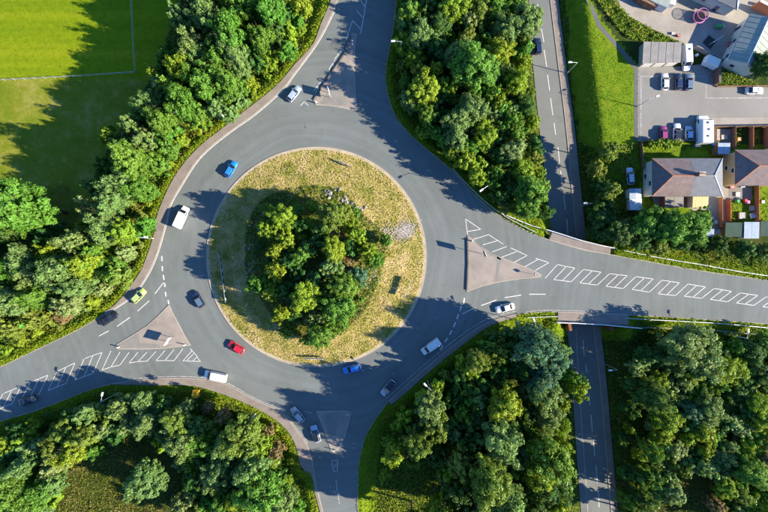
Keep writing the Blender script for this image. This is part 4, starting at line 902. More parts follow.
ON = 'vehicles on the roundabout and its arms'; PK = 'cars in the car park'
car(294,93.5,12,-15,'paint_skyblue','pale blue car leaving the roundabout by the top arm',group=ON)
car(231,169,14,-23,'paint_blue','bright blue car on the upper left of the roundabout',group=ON)
van(181,217,10,-22,'paint_white','white van in tree shade on the left of the roundabout',L=5.4,group=ON)
car(198,299.5,-10,-17,'paint_navy','dark blue car with a pale bonnet, circulating just left of the island',group=ON,roof='paint_greyblue')
car(138.5,296,14,-14,'paint_green','lime green hatchback with dark windows entering from the left arm',group=ON,L=4.1)
car(109,318.5,15,-10,'paint_black','black car following the lime hatchback along the left arm',group=ON,style='saloon',L=4.5)
car(236,347.5,-16,-10,'paint_red','red car on the lower left of the roundabout',group=ON)
van(215,376.5,-24,-5,'paint_white','white van leaving by the left arm beside the footway',L=5.4,ht=1.9,group=ON)
car(352,369,-20,5,'paint_blue','blue car in shade below the central island',group=ON,L=4.4)
van(431,347,-20,14,'paint_white','white van in shade on the lower right of the roundabout',L=5.0,ht=1.85,group=ON)
car(388,388,-13,15.5,'paint_silver','silver car in shade leaving by the bottom arm',group=ON,roof='paint_black',L=4.4)
car(505,308,-22,5.5,'paint_white','white car entering from the right arm next to the verge',group=ON,L=4.6,style='saloon')
car(297.5,415,-11.5,-14.5,'paint_silver','silver car waiting at the give-way line of the bottom arm',group=ON)
car(315.5,434,-5,-18,'paint_skyblue','pale silver car with a dark roof, second in the bottom arm queue',group=ON,roof='paint_black')
car(27,400.5,-24,7,'paint_black','dark car in deep shade on the left arm heading out of frame',group=ON,L=4.4)
car(538,46,-1,-14,'paint_navy','navy car on the sunken road beside the top wood',z=ZL,group=ON)
car(665,81.5,0,-1,'paint_white','white car parked first in the row by the garages',z=ZY+.03,group=PK)
car(678.5,81.5,0,-1,'paint_navy','dark navy car parked middle in the row by the garages',z=ZY+.03,group=PK)
car(688.8,82,0,-1,'paint_greyblue','grey-blue car parked right in the row by the garages',z=ZY+.03,group=PK)
van(687,57.5,.06,1,'paint_white','white van parked between the garages and the yard fence',z=ZY+.03,L=6.0,ht=2.3,hatches=1,group=PK)
car(754.5,90.5,1,0,'paint_white','white car parked alone along the weedy verge by the right edge',z=ZY+.03,group=PK,style='saloon',L=4.3)
car(663.5,133,0,-1,'paint_maroon','maroon car parked in the lower row of the car park',z=ZY+.03,L=3.6,group=PK)
car(677,132.5,.05,-1,'paint_white','white car with a dark roof in the lower row',z=ZY+.03,L=4.6,roof='paint_black',group=PK)
car(689,133,0,-1,'paint_skyblue','small pale blue car between the white car and the motorhome',z=ZY+.03,L=3.5,group=PK)
van(704,129.5,0,-1,'paint_white','big white motorhome parked at the end of the lower row',z=ZY+.03,L=7.0,wd=3.0,ht=2.9,hatches=3,group=PK,name='motorhome',cat='motorhome')
car(630.3,176,-.09,-1,'paint_skyblue','pale car on the shady drive left of the hipped house',z=ZY,L=4.2,group=PK)

# ------------------------------------------------------------------ street furniture
def on_ground(px, py): x, y = W(px, py); z = ground_z(x, y); x, y = W(px, py, z); return x, y, ground_z(x, y)
def hard(px, py, z=.12): x, y = W(px, py); return x, y, z
LAMPS = 'street lamps'
def lamp(px, py, h, ang, label, z=None, arm=1.5):
    x, y, g = on_ground(px, py) if z is None else (*W(px, py, z), z)
    o = empty('street_lamp', (x, y, g-.1), math.radians(ang))
    MB().bar((0, 0, 0), (0, 0, 1.4), .13, 8, .12).bar((0, 0, 1.4), (0, 0, h+.1), .10, 8, .06).build('post', 'steel', o, smooth=True)
    MB().bar((0, 0, h), (arm, 0, h+.35), .05, 6, .04).build('arm', 'steel', o)
    hd = MB().box((arm+.35, 0, h+.40), (.95, .40, .16), 0, .8).build('lamp_head', 'steel_white', o)
    MB().box((arm+.4, 0, h+.30), (.6, .28, .05)).build('diffuser', 'lamp_glass', hd)
    tag(o, label, 'street lamp', LAMPS)
lamp(154,238.5,8,0,'street lamp on the left footway opposite the white van')
lamp(228,118.5,8,-50,'street lamp at the back of the upper left footway')
lamp(400,57,9,180,'street lamp on the left edge of the top wood')
lamp(480,191,9.5,215,'street lamp on the lower edge of the top wood')
lamp(525,322,9.5,110,'street lamp on the verge below the right arm')
lamp(427.5,380.5,9,135,'street lamp beside the lower middle wood near the silver car')
lamp(256,413,8,50,'street lamp behind the footway of the lower left wood')
lamp(120,392,8.5,75,'street lamp at the lower side of the left arm')
lamp(723,333,8.5,90,'street lamp standing below the right arm near the right edge')
lamp(637,106.5,6,20,'street lamp on the left edge of the car park',z=ZY)
lamp(567,73,7,180,'street lamp on the sunken road footway beside the grass bank',z=ZL+.1)
lamp(581.5,206,7,180,'street lamp on the sunken road just above the bridge',z=ZL+.1)
lamp(605,364,7,180,'street lamp on the sunken road just below the bridge',z=ZL+.1)

def bollard(px, py, label):
    o = empty('traffic_bollard', hard(px, py, .13), R.uniform(-.4, .4))
    MB().box((0, 0, .06), (.42, .34, .12)).build('base', 'black', o)
    MB().box((0, 0, .56), (.34, .22, .9), 0, .82).build('body', 'white', o)
    MB().box((-.135, 0, .72), (.08, .19, .26)).build('sign_face', 'sign_blue', o); MB().box((0, 0, 1.04), (.32, .22, .08), 0, .8).build('cap', 'steel_white', o)
    tag(o, label, 'bollard', 'lit bollards on the traffic islands')
bollard(316.5,103,'white lit bollard at the lower left corner of the top island')
bollard(352.5,46,'white lit bollard near the tip of the top island')
bollard(119.8,346.8,'white lit bollard at the left tip of the left island')
bollard(185.5,344.5,'white lit bollard at the right corner of the left island')
bollard(471.5,241,'white lit bollard at the upper tip of the right island')
bollard(348,413.5,'white lit bollard at the upper right corner of the bottom island')
bollard(334.3,449.5,'white lit bollard at the lower tip of the bottom island')

def big_sign(a, b, z0, z1, face, label, zb=.12, posts=2):
    A, B = Vector((*W(*a), 0)), Vector((*W(*b), 0)); c = (A+B)/2; d = B-A; rz = math.atan2(d.y, d.x)
    o = empty('road_sign', (c.x, c.y, zb), rz); wl = d.length
    for s_ in ((-.3, .3) if posts == 2 else (0,)): MB().bar((s_*wl, .0, 0), (s_*wl, 0, z1-.1), .06, 8).build('post', 'steel', o)
    MB().box((0, -.10, (z0+z1)/2), (wl, .07, z1-z0)).build('panel', 'sign_grey', o)
    MB().box((0, -.142, (z0+z1)/2), (wl-.08, .012, z1-z0-.08)).build('face', face, o)
    MB().box((0, -.10, z1+.02), (wl+.02, .10, .04)).build('rim', 'steel_white', o)
    return tag(o, label, 'road sign')
big_sign((329.5,91),(331.5,99.5),1.3,3.3,'sign_green','large direction sign on two posts on the top island')
big_sign((174.8,336),(170,343.8),1.6,3.3,'sign_green','large direction sign on two posts on the left island')
big_sign((480.5,251),(482.5,256.5),3.2,5.4,'sign_green','tall direction sign on a single post on the right island',posts=1)
def round_sign(px, py, h, label):
    o = empty('keep_left_sign', hard(px, py, .13)); MB().bar((0, 0, 0), (0, 0, h), .045, 8).build('post', 'steel', o)
    MB().bar((-.03, 0, h-.35), (.02, 0, h-.35), .38, 16).build('disc', 'sign_blue', o); MB().bar((.02, 0, h-.35), (.035, 0, h-.35), .36, 16).build('disc_back', 'white', o)
    MB().bar((0, 0, h), (0, 0, h+.12), .10, 8).build('cap', 'steel_white', o)
    tag(o, label, 'road sign')
round_sign(532,274.2,2.3,'small round keep-left sign at the right tip of the right island')
round_sign(352.8,44,1.9,'small round sign near the narrow end of the top island')

def chevrons(a, b, ztop, npan, label):
    A, B = Vector((*W(*a), 0)), Vector((*W(*b), 0)); d = B-A; c = (A+B)/2; zg = ground_z(c.x, c.y)
    o = empty('chevron_board', (c.x, c.y, zg-.05), math.atan2(d.y, d.x)); L = d.length; pw = L/npan
    for i in range(npan):
        x = -L/2+pw*(i+.5)
        q = MB().box((x, 0, ztop-.45), (pw-.04, .06, .9)).build('panel', 'black', o)
        for s_ in (-1, 1):
            w_ = pw*.5
            MB().add([(x-w_*.6, s_*.036, ztop-.05), (x-w_*.1, s_*.036, ztop-.05), (x+w_*.5, s_*.036, ztop-.45), (x-w_*.1, s_*.036, ztop-.85), (x-w_*.6, s_*.036, ztop-.85), (x, s_*.036, ztop-.45)],
                     [(0, 1, 2, 5), (5, 2, 3, 4)]).build('chevron_mark', 'white', q)
        MB().bar((x, .06, 0), (x, .06, ztop-.1), .04, 6).build('post', 'steel', o)
    MB().box((0, 0, ztop+.03), (L, .09, .05)).build('top_rail', 'steel' , o)
    tag(o, label, 'road sign')
chevrons((221.5,253),(228,302),1.7,7,'long curved chevron board on the left side of the central island')
chevrons((338,161),(352,168),1.5,2,'chevron board near the top rim of the central island')
chevrons((304,357.6),(326,357.8),1.5,4,'chevron board near the bottom rim of the central island')
chevrons((411,279),(404.5,297),2.4,3,'chevron board near the right rim of the central island')

# yellow cabinet by the footway
x, y, z = on_ground(198, 392); o = empty('roadside_cabinet', (x, y, z-.05), -.15)
MB().box((0, 0, 1.1), (1.25, 1.7, 2.2)).build('case', 'yellow', o); MB().box((0, 0, 2.24), (1.35, 1.8, .08), 0, .96).build('lid', 'yellow', o)
for s_ in (-.42, .42): MB().box((.64, s_, 1.1), (.03, .78, 1.9)).build('door', 'yellow', o)
MB().box((0, 0, .06), (1.4, 1.85, .12)).build('plinth', 'concrete', o)
tag(o, 'tall yellow roadside cabinet on the verge below the left arm', 'cabinet')

# guard rails and fences
def fence(pts, zf, label, name='guard_rail', h=.75, step=2.0, rails=(.6,), mat='steel_white', pmat='steel', flat=True, cat='barrier', rr=.045):
    P = WL(pts); Lt = sum(math.dist(a, b) for a, b in zip(P[:-1], P[1:])); n = max(2, int(Lt/step)+1); P = resample(P, n)
    g = [(ground_z(*p) if zf is None else zf) for p in P]; o = empty(name, (P[0][0], P[0][1], g[0]-.1)); ox, oy, oz = o.location
    for p, z in zip(P, g): MB().box((p[0]-ox, p[1]-oy, z-oz+h/2-.12), (.09, .09, h+.24)).build('post', pmat, o)
    for r_ in rails:
        mb = MB()
        for i in range(n-1):
            a, b = Vector((P[i][0]-ox, P[i][1]-oy, g[i]-oz+r_)), Vector((P[i+1][0]-ox, P[i+1][1]-oy, g[i+1]-oz+r_)); d = b-a
            if flat:
                u = Vector((-d.y, d.x, 0)).normalized()*rr; k = Vector((0, 0, .15))
                mb.add([a-u-k, a+u-k, a+u+k, a-u+k, b-u-k, b+u-k, b+u+k, b-u+k], [(0, 1, 2, 3), (7, 6, 5, 4), (0, 4, 5, 1), (1, 5, 6, 2), (2, 6, 7, 3), (3, 7, 4, 0)])
            else: mb.bar(a, b, rr, 5)
        mb.build('rail', mat, o)
    return tag(o, label, cat)
fence(smooth([(452,168.5),(470,188),(491,207),(511,220),(536,233)], 4), None, 'pale crash barrier curving along the top wood to the bridge', rr=.06, mat='steel')
fence([(500,213),(512,218),(530,225.5),(541,228.4)], None, 'post and rail fence behind the crash barrier by the bridge', name='post_rail_fence', h=1.1, rails=(.5, 1.0), flat=False, cat='fence', rr=.06)
fence(smooth([(624,250.6),(660,258),(700,264.5),(735,271),(768,276),(800,281)], 3), None, 'low rail running along the upper verge of the right arm', rails=(.55,), mat='steel', rr=.06)
fence(smooth([(617,317.6),(660,320),(700,322),(740,325),(800,331)], 3), None, 'crash barrier along the lower verge of the right arm', rr=.06, mat='steel')
fence(smooth([(640,328),(690,329),(730,332),(790,338)], 3), None, 'wire fence down the slope under the lower crash barrier', name='wire_fence', h=1.0, rails=(.45, .95), flat=False, mat='steel', cat='fence', rr=.03, step=2.6)
fence([(527,317.5),(545,316.6),(557,316.4)], None, 'short crash barrier on the verge left of the bridge', rr=.04)
fence([(-40,80.5),(0,78.5),(60,75.5),(132.7,70.6)], None, 'thin pale rail fence along the lower side of the mown pitch', name='pitch_fence', h=1.15, rails=(1.1, .55), flat=False, cat='fence', rr=.028, step=2.4, mat='steel', pmat='kerb')
fence([(133.2,70),(131.5,35),(129.6,0),(127.5,-45)], None, 'thin pale rail fence along the right side of the mown pitch', name='pitch_fence', h=1.15, rails=(1.1, .55), flat=False, cat='fence', rr=.028, step=2.4, mat='steel', pmat='kerb')

# ------------------------------------------------------------------ yards, houses
def yard(name, pts, z, mat, sm=False): return tag(MB().prism(WL(pts, z), z-.4, z).build(name, mat, None, tri=True), kind='structure')
carpark = yard('car_park', [(637.5,66.5),(681,66.5),(704,64),(716,70),(717,86),(840,88.5),(840,116),(712,117.5),(712,139.5),(637.5,141)], ZY+.03, 'asphalt_yard')
yard('back_lane', [(712,117.6),(840,116.2),(840,127),(712,127.5)], ZY+.035, 'concrete')
yard('concrete_yard', [(606,-50),(850,-50),(850,46),(768,66),(748,78),(718,61.5),(692,47.5),(682,43.5),(660,33),(628,16),(613,1)], ZY+.03, 'concrete')
yard('footpath', [(583,-50),(588.5,-50),(590.5,0),(601.5,25),(620,45.5),(637.3,66),(637.3,141),(634,141),(634,69),(617,48.5),(597.5,27),(586,0)], ZY+.02, 'asphalt_path')
yard('garden_paving', [(652,196),(722,196),(722,160),(735,160),(736,200),(729,201),(727,222),(718,233),(706,228),(690,207),(655,208)], ZY+.02, 'concrete')
yard('patio', [(729,187),(752,187),(752,200),(729,200)], ZY+.045, 'paving_patch')
yard('patio', [(718,129),(731,129),(731,147),(718,147)], ZY+.02, 'paving')
for t in ([(641,76),(641,140)], [(641,76.3),(705,76.3)], [(706,98),(800,98)], [(706,76),(706,98)]): stroke(t, .12, .036, ZY, parent=carpark, mat='road_paint_worn')

def wall(pts, h, label, mat='brick', t=.22, name='garden_wall', zb=None, cat='wall', cap=None, pieces=False):
    P = [Vector((*W(p[0], p[1], ZY), 0)) for p in pts]; o = empty(name, (P[0].x, P[0].y, ZY)); ox, oy = P[0].x, P[0].y
    for a, b in zip(P[:-1], P[1:]):
        d = b-a; rz = math.atan2(d.y, d.x); n = max(1, round(d.length/1.9)) if pieces else 1
        for i in range(n):
            c = a+d*((i+.5)/n)
            MB().box((c.x-ox, c.y-oy, h/2-.1), (d.length/n-(.1 if pieces else 0), t, h+.2), rz).build('panel' if pieces else 'wall', mat, o)
            if pieces: q = a+d*(i/n); MB().box((q.x-ox, q.y-oy, h/2), (.12, .12, h+.1), rz).build('post', mat, o)
        c = (a+b)/2
        if cap: MB().box((c.x-ox, c.y-oy, h+.03), (d.length+.05, t+.1, .07), rz).build('coping', cap, o)
    return tag(o, label, cat)
FN = 'garden fences and walls'
wall([(693,48.5),(718,61.5),(752,79)], 1.8, 'long concrete panel fence between the yard and the weedy bed', 'concrete', .18, 'panel_fence', cat='fence', pieces=True)
wall([(714,69.5),(714,85.5)], 2.3, 'brown brick wall standing at the left end of the weedy bed', 'brick', .5, cap='kerb_dark')
wall([(716,86.8),(768,86.2),(830,86)], .5, 'low timber edging along the front of the weedy bed', 'timber', .25)
wall([(638,141.5),(712,141)], .9, 'low brick wall below the lower row of parked cars', 'brick', .25, cap='kerb_dark')
wall([(712,127.8),(768,127),(830,126)], 1.5, 'timber fence along the lower side of the back lane', 'timber', .08, 'panel_fence', cat='fence', pieces=True)
for i, (x0, y0, x1, y1, lb) in enumerate([(712,128,712,156,'timber fence between the motorhome and the paved back yard'), (731.5,128,731.5,150,'timber fence right of the paved back yard'), (749,128,749,150,'brick-coloured fence left of the square lawn'), (763.5,128,763.5,150,'timber fence right of the square lawn'), (718.5,198,718.5,228,'reddish timber fence down the garden of the hipped house'), (726.5,200,726.5,222,'pale fence left of the cluttered back garden'), (754.5,186,754.5,222,'timber fence right of the cluttered back garden'), (639,143,641.5,170,'timber fence between the drive and the hipped house')]):
    wall([(x0, y0), (x1, y1)], 1.6, lb, 'terracotta' if 'red' in lb or 'brick' in lb else ('concrete' if 'pale' in lb else 'timber'), .08, 'panel_fence', cat='fence', pieces=True)

def hip_house(cx, cy, w, d, zb, he, hr, hip, rz, parts, wallmat, label, name='house', chimney=None, windows=()):
    """w along x, d along y; parts = list of (x0, x1, material) dividing the roof"""
    o = empty(name, (cx, cy, zb-.05), rz); a, b = w/2-.35, d/2-.35
    MB().box((0, 0, he/2), (2*a, 2*b, he)).build('wall', wallmat, o)
    X0, X1, Yh, zr = -w/2, w/2, d/2, he+hr
    th = .09
    def slab(vs, mt):
        vs = [Vector(v) for v in vs]; n = (vs[1]-vs[0]).cross(vs[2]-vs[0]).normalized(); n = n if n.z > 0 else -n
        k = len(vs); MB().add(vs + [v-Vector((0, 0, th)) for v in vs], [tuple(range(k)), tuple(range(k, 2*k))[::-1]] + [(i, i+k, (i+1) % k+k, (i+1) % k) for i in range(k)]).build('roof_slope', mt, o)
    r0, r1 = X0+hip, X1-hip; xm = parts[0][1]; m0, m1 = parts[0][2], parts[-1][2]; g = .012
    if hip > 0:
        slab([(X0, Yh, he), (X0, -Yh, he), (r0, 0, zr)], m0); slab([(X1, -Yh, he), (X1, Yh, he), (r1, 0, zr)], m1)
    if len(parts) == 1:
        slab([(X0, -Yh, he), (X1, -Yh, he), (r1, 0, zr), (r0, 0, zr)], m0); slab([(X1, Yh, he), (X0, Yh, he), (r0, 0, zr), (r1, 0, zr)], parts[0][3] if len(parts[0]) > 3 else m0)
    else:
        slab([(X0, -Yh, he), (xm-g, -Yh, he), (xm-g, 0, zr), (r0, 0, zr)], m0); slab([(xm+g, -Yh, he), (X1, -Yh, he), (r1, 0, zr), (xm+g, 0, zr)], m1)
        slab([(xm-g, Yh, he), (X0, Yh, he), (r0, 0, zr), (xm-g, 0, zr)], m0); slab([(X1, Yh, he), (xm+g, Yh, he), (xm+g, 0, zr), (r1, 0, zr)], m1)
    t0 = 'terracotta' if m0 == 'tile_purple' else 'kerb'
    if hip > 0:
        for sgn in (-1, 1):
            MB().bar((X0, sgn*Yh, he+.02), (r0, 0, zr+.03), .11, 6).build('hip_tiles', t0, o); MB().bar((X1, sgn*Yh, he+.02), (r1, 0, zr+.03), .09, 6).build('hip_tiles', 'steel', o)
    MB().bar((r0, 0, zr+.03), (xm if len(parts) > 1 else r1, 0, zr+.03), .11, 6).build('ridge_tiles', t0 if hip else 'steel_white', o)
    if len(parts) > 1: MB().bar((xm, 0, zr+.03), (r1, 0, zr+.03), .10, 6).build('ridge_tiles', 'kerb', o)
    for sgn in (-1, 1): MB().box((0, sgn*(Yh+.06), he-.06), (w, .12, .1)).build('gutter', 'steel_dark', o)
    for (sx, sy, wx, zc, hh, kind) in windows:       # side (sx, sy), offset along the wall, height
        ax = Vector((0, 1, 0)) if sx else Vector((1, 0, 0)); nrm = Vector((sx, sy, 0)); c = nrm*(a if sx else b)+ax*wx+Vector((0, 0, zc)); ww = 1.3 if kind == 'window' else .95
        def bx(off, w_, h_, t_): 
            q = c+nrm*off; return MB().box(q, (t_, w_, h_) if sx else (w_, t_, h_))
        f = bx(.03, ww, hh, .1).build(kind, 'white' if kind == 'window' else 'sign_blue', o); bx(.085, ww-.2, hh-.2, .02).build('pane', 'glass_dark', f)
        if kind == 'window': q = c+nrm*.1-Vector((0, 0, hh/2+.05)); MB().box(q, (.2, ww+.2, .07) if sx else (ww+.2, .2, .07)).build('sill', 'kerb', f)
    if chimney:
        chx, chy = chimney; ch = MB().box((chx, chy, zr+.35), (1.3, .85, 1.9)).build('chimney', 'brick', o); MB().box((chx, chy, zr+1.34), (1.45, 1.0, .1)).build('chimney_cap', 'kerb', ch)
        for q in (-.4, 0, .4): MB().bar((chx+q, chy, zr+1.38), (chx+q, chy, zr+1.75), .12, 8, .1).build('chimney_pot', 'terracotta', ch)
    return tag(o, label, 'house')
ex, ey = W(687.5, 177.3, ZY+5)
hip_house(ex, ey, 16.6, 8.8, ZY, 5.0, 2.5, 3.5, 0, [(-8.3, .55, 'tile_purple'), (.55, 8.3, 'tile_slate')], 'render_wall', 'pair of houses under a hipped roof, half brown tile and half slate', chimney=(1.2, .25),
          windows=[(-1, 0, .8, 1.4, 1.1, 'window'), (-1, 0, -1.2, 3.6, 1.0, 'window'), (0, -1, -5, 3.7, 1.2, 'window'), (0, -1, -1.6, 3.7, 1.2, 'window'), (0, -1, 2.6, 3.7, 1.2, 'window'), (0, -1, 6, 3.7, 1.2, 'window'), (0, -1, -6.2, 1.05, 2.0, 'door'), (0, -1, 6.5, 1.05, 2.0, 'door'), (0, 1, -5, 3.7, 1.2, 'window'), (0, 1, 5, 3.7, 1.2, 'window')])
ex, ey = W(770.5, 167.5, ZY+5)
hip_house(ex, ey, 16.6, 8.2, ZY, 5.0, 2.4, 4.0, 0, [(-8.3, .3, 'tile_purple'), (.3, 8.3, 'tile_slate')], 'render_tan', 'tan walled house with a hipped roof cut by the right edge', chimney=(4.2, .2),
          windows=[(-1, 0, .5, 1.5, 1.1, 'window'), (-1, 0, -.5, 3.8, 1.0, 'window'), (0, -1, -5, 3.7, 1.2, 'window'), (0, -1, -1.6, 3.7, 1.2, 'window'), (0, -1, -3.4, 1.05, 2.0, 'door'), (0, 1, -5, 3.7, 1.2, 'window')])

def flat_roof(pts, zt, label, roof, walls, name='shed', nsheet=1, cat='shed', tilt=.12, door=True, fascia='timber'):
    """outbuilding from its roof outline: nw, ne, se, sw in photo pixels at roof height"""
    P = [Vector((*W(p[0], p[1], ZY+zt), 0)) for p in pts]; c = sum(P, Vector())/4; o = empty(name, (c.x, c.y, ZY)); Q = [p-c for p in P]
    IN = [q*.94 for q in Q]; hz = {0: zt+tilt, 1: zt+tilt, 2: zt, 3: zt}
    MB().add([(q.x, q.y, -.1) for q in IN]+[(q.x, q.y, hz[i]-.08) for i, q in enumerate(IN)], [(0, 4, 5, 1), (1, 5, 6, 2), (2, 6, 7, 3), (3, 7, 4, 0), (4, 7, 6, 5)]).build('wall', walls, o)
    for i in range(nsheet):
        t0, t1 = i/nsheet+(.006 if i else 0), (i+1)/nsheet-(.006 if i < nsheet-1 else 0); zz = .012*(i % 2)
        v = [Q[0].lerp(Q[1], t0), Q[0].lerp(Q[1], t1), Q[3].lerp(Q[2], t1), Q[3].lerp(Q[2], t0)]; z_ = [hz[0], hz[1], hz[2], hz[3]]
        vs = [(v[j].x, v[j].y, z_[j]+zz) for j in range(4)]; vs += [(x_, y_, q-.07) for x_, y_, q in vs]
        MB().add(vs, [(3, 2, 1, 0), (4, 5, 6, 7), (0, 1, 5, 4), (1, 2, 6, 5), (2, 3, 7, 6), (3, 0, 4, 7)]).build('roof_sheet', roof if isinstance(roof, str) else roof[i % len(roof)], o)
    d = IN[2]-IN[3]; m_ = (IN[2]+IN[3])/2; n_ = Vector((d.y, -d.x, 0)).normalized()*.03
    nd = max(1, round(d.length/2.9)) if cat == 'garage' else 1
    if door:
        for i in range(nd):
            q = IN[3]+d*((i+.5)/nd)+n_; MB().box((q.x, q.y, 1.0), (2.3 if nd > 1 else .9, .06, 2.0), math.atan2(d.y, d.x)).build('door', 'cream' if nd > 1 else 'timber', o)
    return tag(o, label, cat)
flat_roof([(643,42),(681,43),(680.5,62.5),(642.5,63.5)], 2.5, 'row of lock-up garages under a grey sheet roof', ['felt_grey'], 'concrete', 'garage_block', 5, 'garage', .35)
flat_roof([(665,195.8),(683.5,195.5),(683.5,207),(665,207)], 2.5, 'grey flat-roofed extension behind the brown half of the hipped house', 'felt_grey', 'brick', 'house_extension', 2, 'extension', .05)
flat_roof([(692.5,195.6),(708,195.4),(708,207.6),(692.5,207.6)], 2.4, 'lean-to with a ribbed yellow roof behind the slate half', 'polycarbonate', 'white', 'lean_to', 5, 'lean-to', .25)
flat_roof([(629.5,188.5),(641,188.5),(641.5,198),(629.5,198.5)], 2.4, 'white metal shed at the end of the drive, upper half', ['sheet_blue', 'sheet_white'], 'sheet_white', 'metal_shed', 2, 'shed', .1)
flat_roof([(629.5,198.8),(641.6,198.3),(642,210),(630,210)], 2.3, 'white metal shed at the end of the drive, lower half', ['sheet_white', 'sheet_white'], 'sheet_white', 'metal_shed', 2, 'shed', .1)
flat_roof([(725.5,222.5),(743,222.5),(743,237),(725,237)], 2.4, 'dark green felt shed behind the cluttered garden', 'felt_green', 'timber', 'garden_shed', 1, 'shed', .15)
flat_roof([(744,222),(759,222),(759,238.5),(744,238.5)], 2.6, 'pale blue metal-roofed shed beside the green one', 'sheet_blue', 'sheet_white', 'garden_shed', 2, 'shed', .15)
flat_roof([(760.5,221),(778,221),(778,236),(760.5,236)], 2.3, 'dark shed cut by the right edge beside the pale one', 'felt_green', 'timber', 'garden_shed', 1, 'shed', .12)
flat_roof([(706,229),(714,229),(714,236.5),(706,236.5)], 2.1, 'small blue-green shed at the foot of the paved garden', 'sheet_blue', 'timber', 'garden_shed', 1, 'shed', .1)
flat_roof([(718,143),(730,143),(730,154),(718,154)], 2.2, 'blue-grey sheet roof over the paved back yard', 'sheet_blue', 'timber', 'lean_to', 2, 'lean-to', .1)
# box trailer
o = empty('box_trailer', W3(710.5, 62.5, ZY+1.2), -.42); o.location.z = ZY+.036
MB().box((0, 0, 1.4), (3.3, 2.1, 1.9), 0, .97).build('box', 'paint_white', o); MB().box((0, 0, 2.38), (3.25, 2.05, .06), 0, .97).build('roof', 'cream', o)
MB().bar((1.6, 0, .5), (2.7, 0, .45), .06).build('drawbar', 'steel_dark', o); MB().box((-1.64, 0, 1.4), (.05, 1.7, 1.6)).build('rear_door', 'steel_white', o)
for s_ in (-1, 1): wheel(o, 0, s_*1.02, .32)
tag(o, 'white box trailer parked beside the panel fence', 'trailer')

# big workshop with metal roof, top right
c0, c1 = Vector((*W(744.5, 65, ZY+5), 0)), Vector((*W(766, 19, ZY+5), 0)); dv = c1-c0
mid = (c0+c1)/2
hip_house(mid.x, mid.y, dv.length, 7.3, ZY, 4.6, 1.5, 0, math.atan2(dv.y, dv.x), [(0, 0, 'sheet_green')], 'render_wall', 'long workshop with a grey-green sheet metal gable roof', 'workshop',
          windows=[(0, 1, -4, 2.4, 1.2, 'window'), (0, 1, 0, 2.4, 1.2, 'window'), (0, 1, 4, 1.05, 2.1, 'door'), (-1, 0, 1.4, 2.4, 1.2, 'window')])
ws = [q for q in COL.objects if q.name.startswith('workshop')][0]; hw, hl = 3.3, dv.length/2-.35
for s_ in (-1, 1): MB().add([(s_*hl, -hw, 4.6), (s_*hl, hw, 4.6), (s_*hl, 0, 6.0)], [(0, 1, 2) if s_ > 0 else (2, 1, 0)]).build('gable', 'render_wall', ws)
for s_ in (-1, 1):
    for i in range(9):
        xx = -dv.length/2+dv.length*(i+.5)/9; MB().bar((xx, s_*3.6, 4.66), (xx, 0, 6.14), .05, 5).build('roof_seam', 'sheet_green', ws)
wall([(751,7),(778,21)], 3.2, 'orange brick wall at the top end of the workshop', 'terracotta', .5, cap='cream')
# dark slate building on the top edge and the small sheds beside it
ex, ey = W(717, -21, ZY+4.5)
hip_house(ex, ey, 15, 8.5, ZY, 4.2, 2.4, 3.2, math.radians(-25), [(0, 0, 'tile_slate')], 'render_wall', 'slate-roofed building cut by the top edge', 'slate_building', windows=[(0, -1, -4, 2.2, 1.2, 'window'), (0, -1, 0, 2.2, 1.2, 'window'), (0, -1, 4, 1.05, 2.0, 'door')])
flat_roof([(652,-8),(674,-8),(668,8),(648,-1)], 2.6, 'grey-green roofed shed cut by the top edge', 'sheet_green', 'sheet_white', 'store_shed', 2, 'shed', .3)
flat_roof([(632,-10),(646,-10),(656,7),(640,-1)], 2.3, 'low brown shed beside the grey-green one at the top edge', 'timber', 'brick', 'store_shed', 1, 'shed', .2)
flat_roof([(671,-6),(678,-5),(675,5),(669,3)], 1.4, 'small white box at the end of the top sheds', 'sheet_white', 'sheet_white', 'store_box', 1, 'box', .05, door=False)

# trampoline
o = empty('trampoline', W3(697, 18.5, ZY)); o.location.z = ZY+.03
def circ(r, z, rr, n=20):
    mb = MB(); 
    for i in range(n):
        a, b = 2*math.pi*i/n, 2*math.pi*(i+1)/n; mb.bar((r*math.cos(a), r*math.sin(a), z), (r*math.cos(b), r*math.sin(b), z), rr, 6)
    return mb
circ(1.45, .85, .14).build('pad', 'pink', o); circ(1.38, 2.5, .06).build('top_hoop', 'pink', o)
MB().bar((0, 0, .84), (0, 0, .87), 1.36, 24).build('mat', 'black', o)
mb = MB(); mb.bar((0, 0, .9), (0, 0, 2.45), 1.34, 24); mb.f = [f for f in mb.f if len(f) == 4]; mb.build('net', 'net', o)
for i in range(6): t = i*math.pi/3; MB().bar((1.45*math.cos(t), 1.45*math.sin(t), 0), (1.4*math.cos(t), 1.4*math.sin(t), 2.5), .035).build('leg', 'steel_dark', o)
tag(o, 'round trampoline with a pink rim and safety net in the yard', 'trampoline')
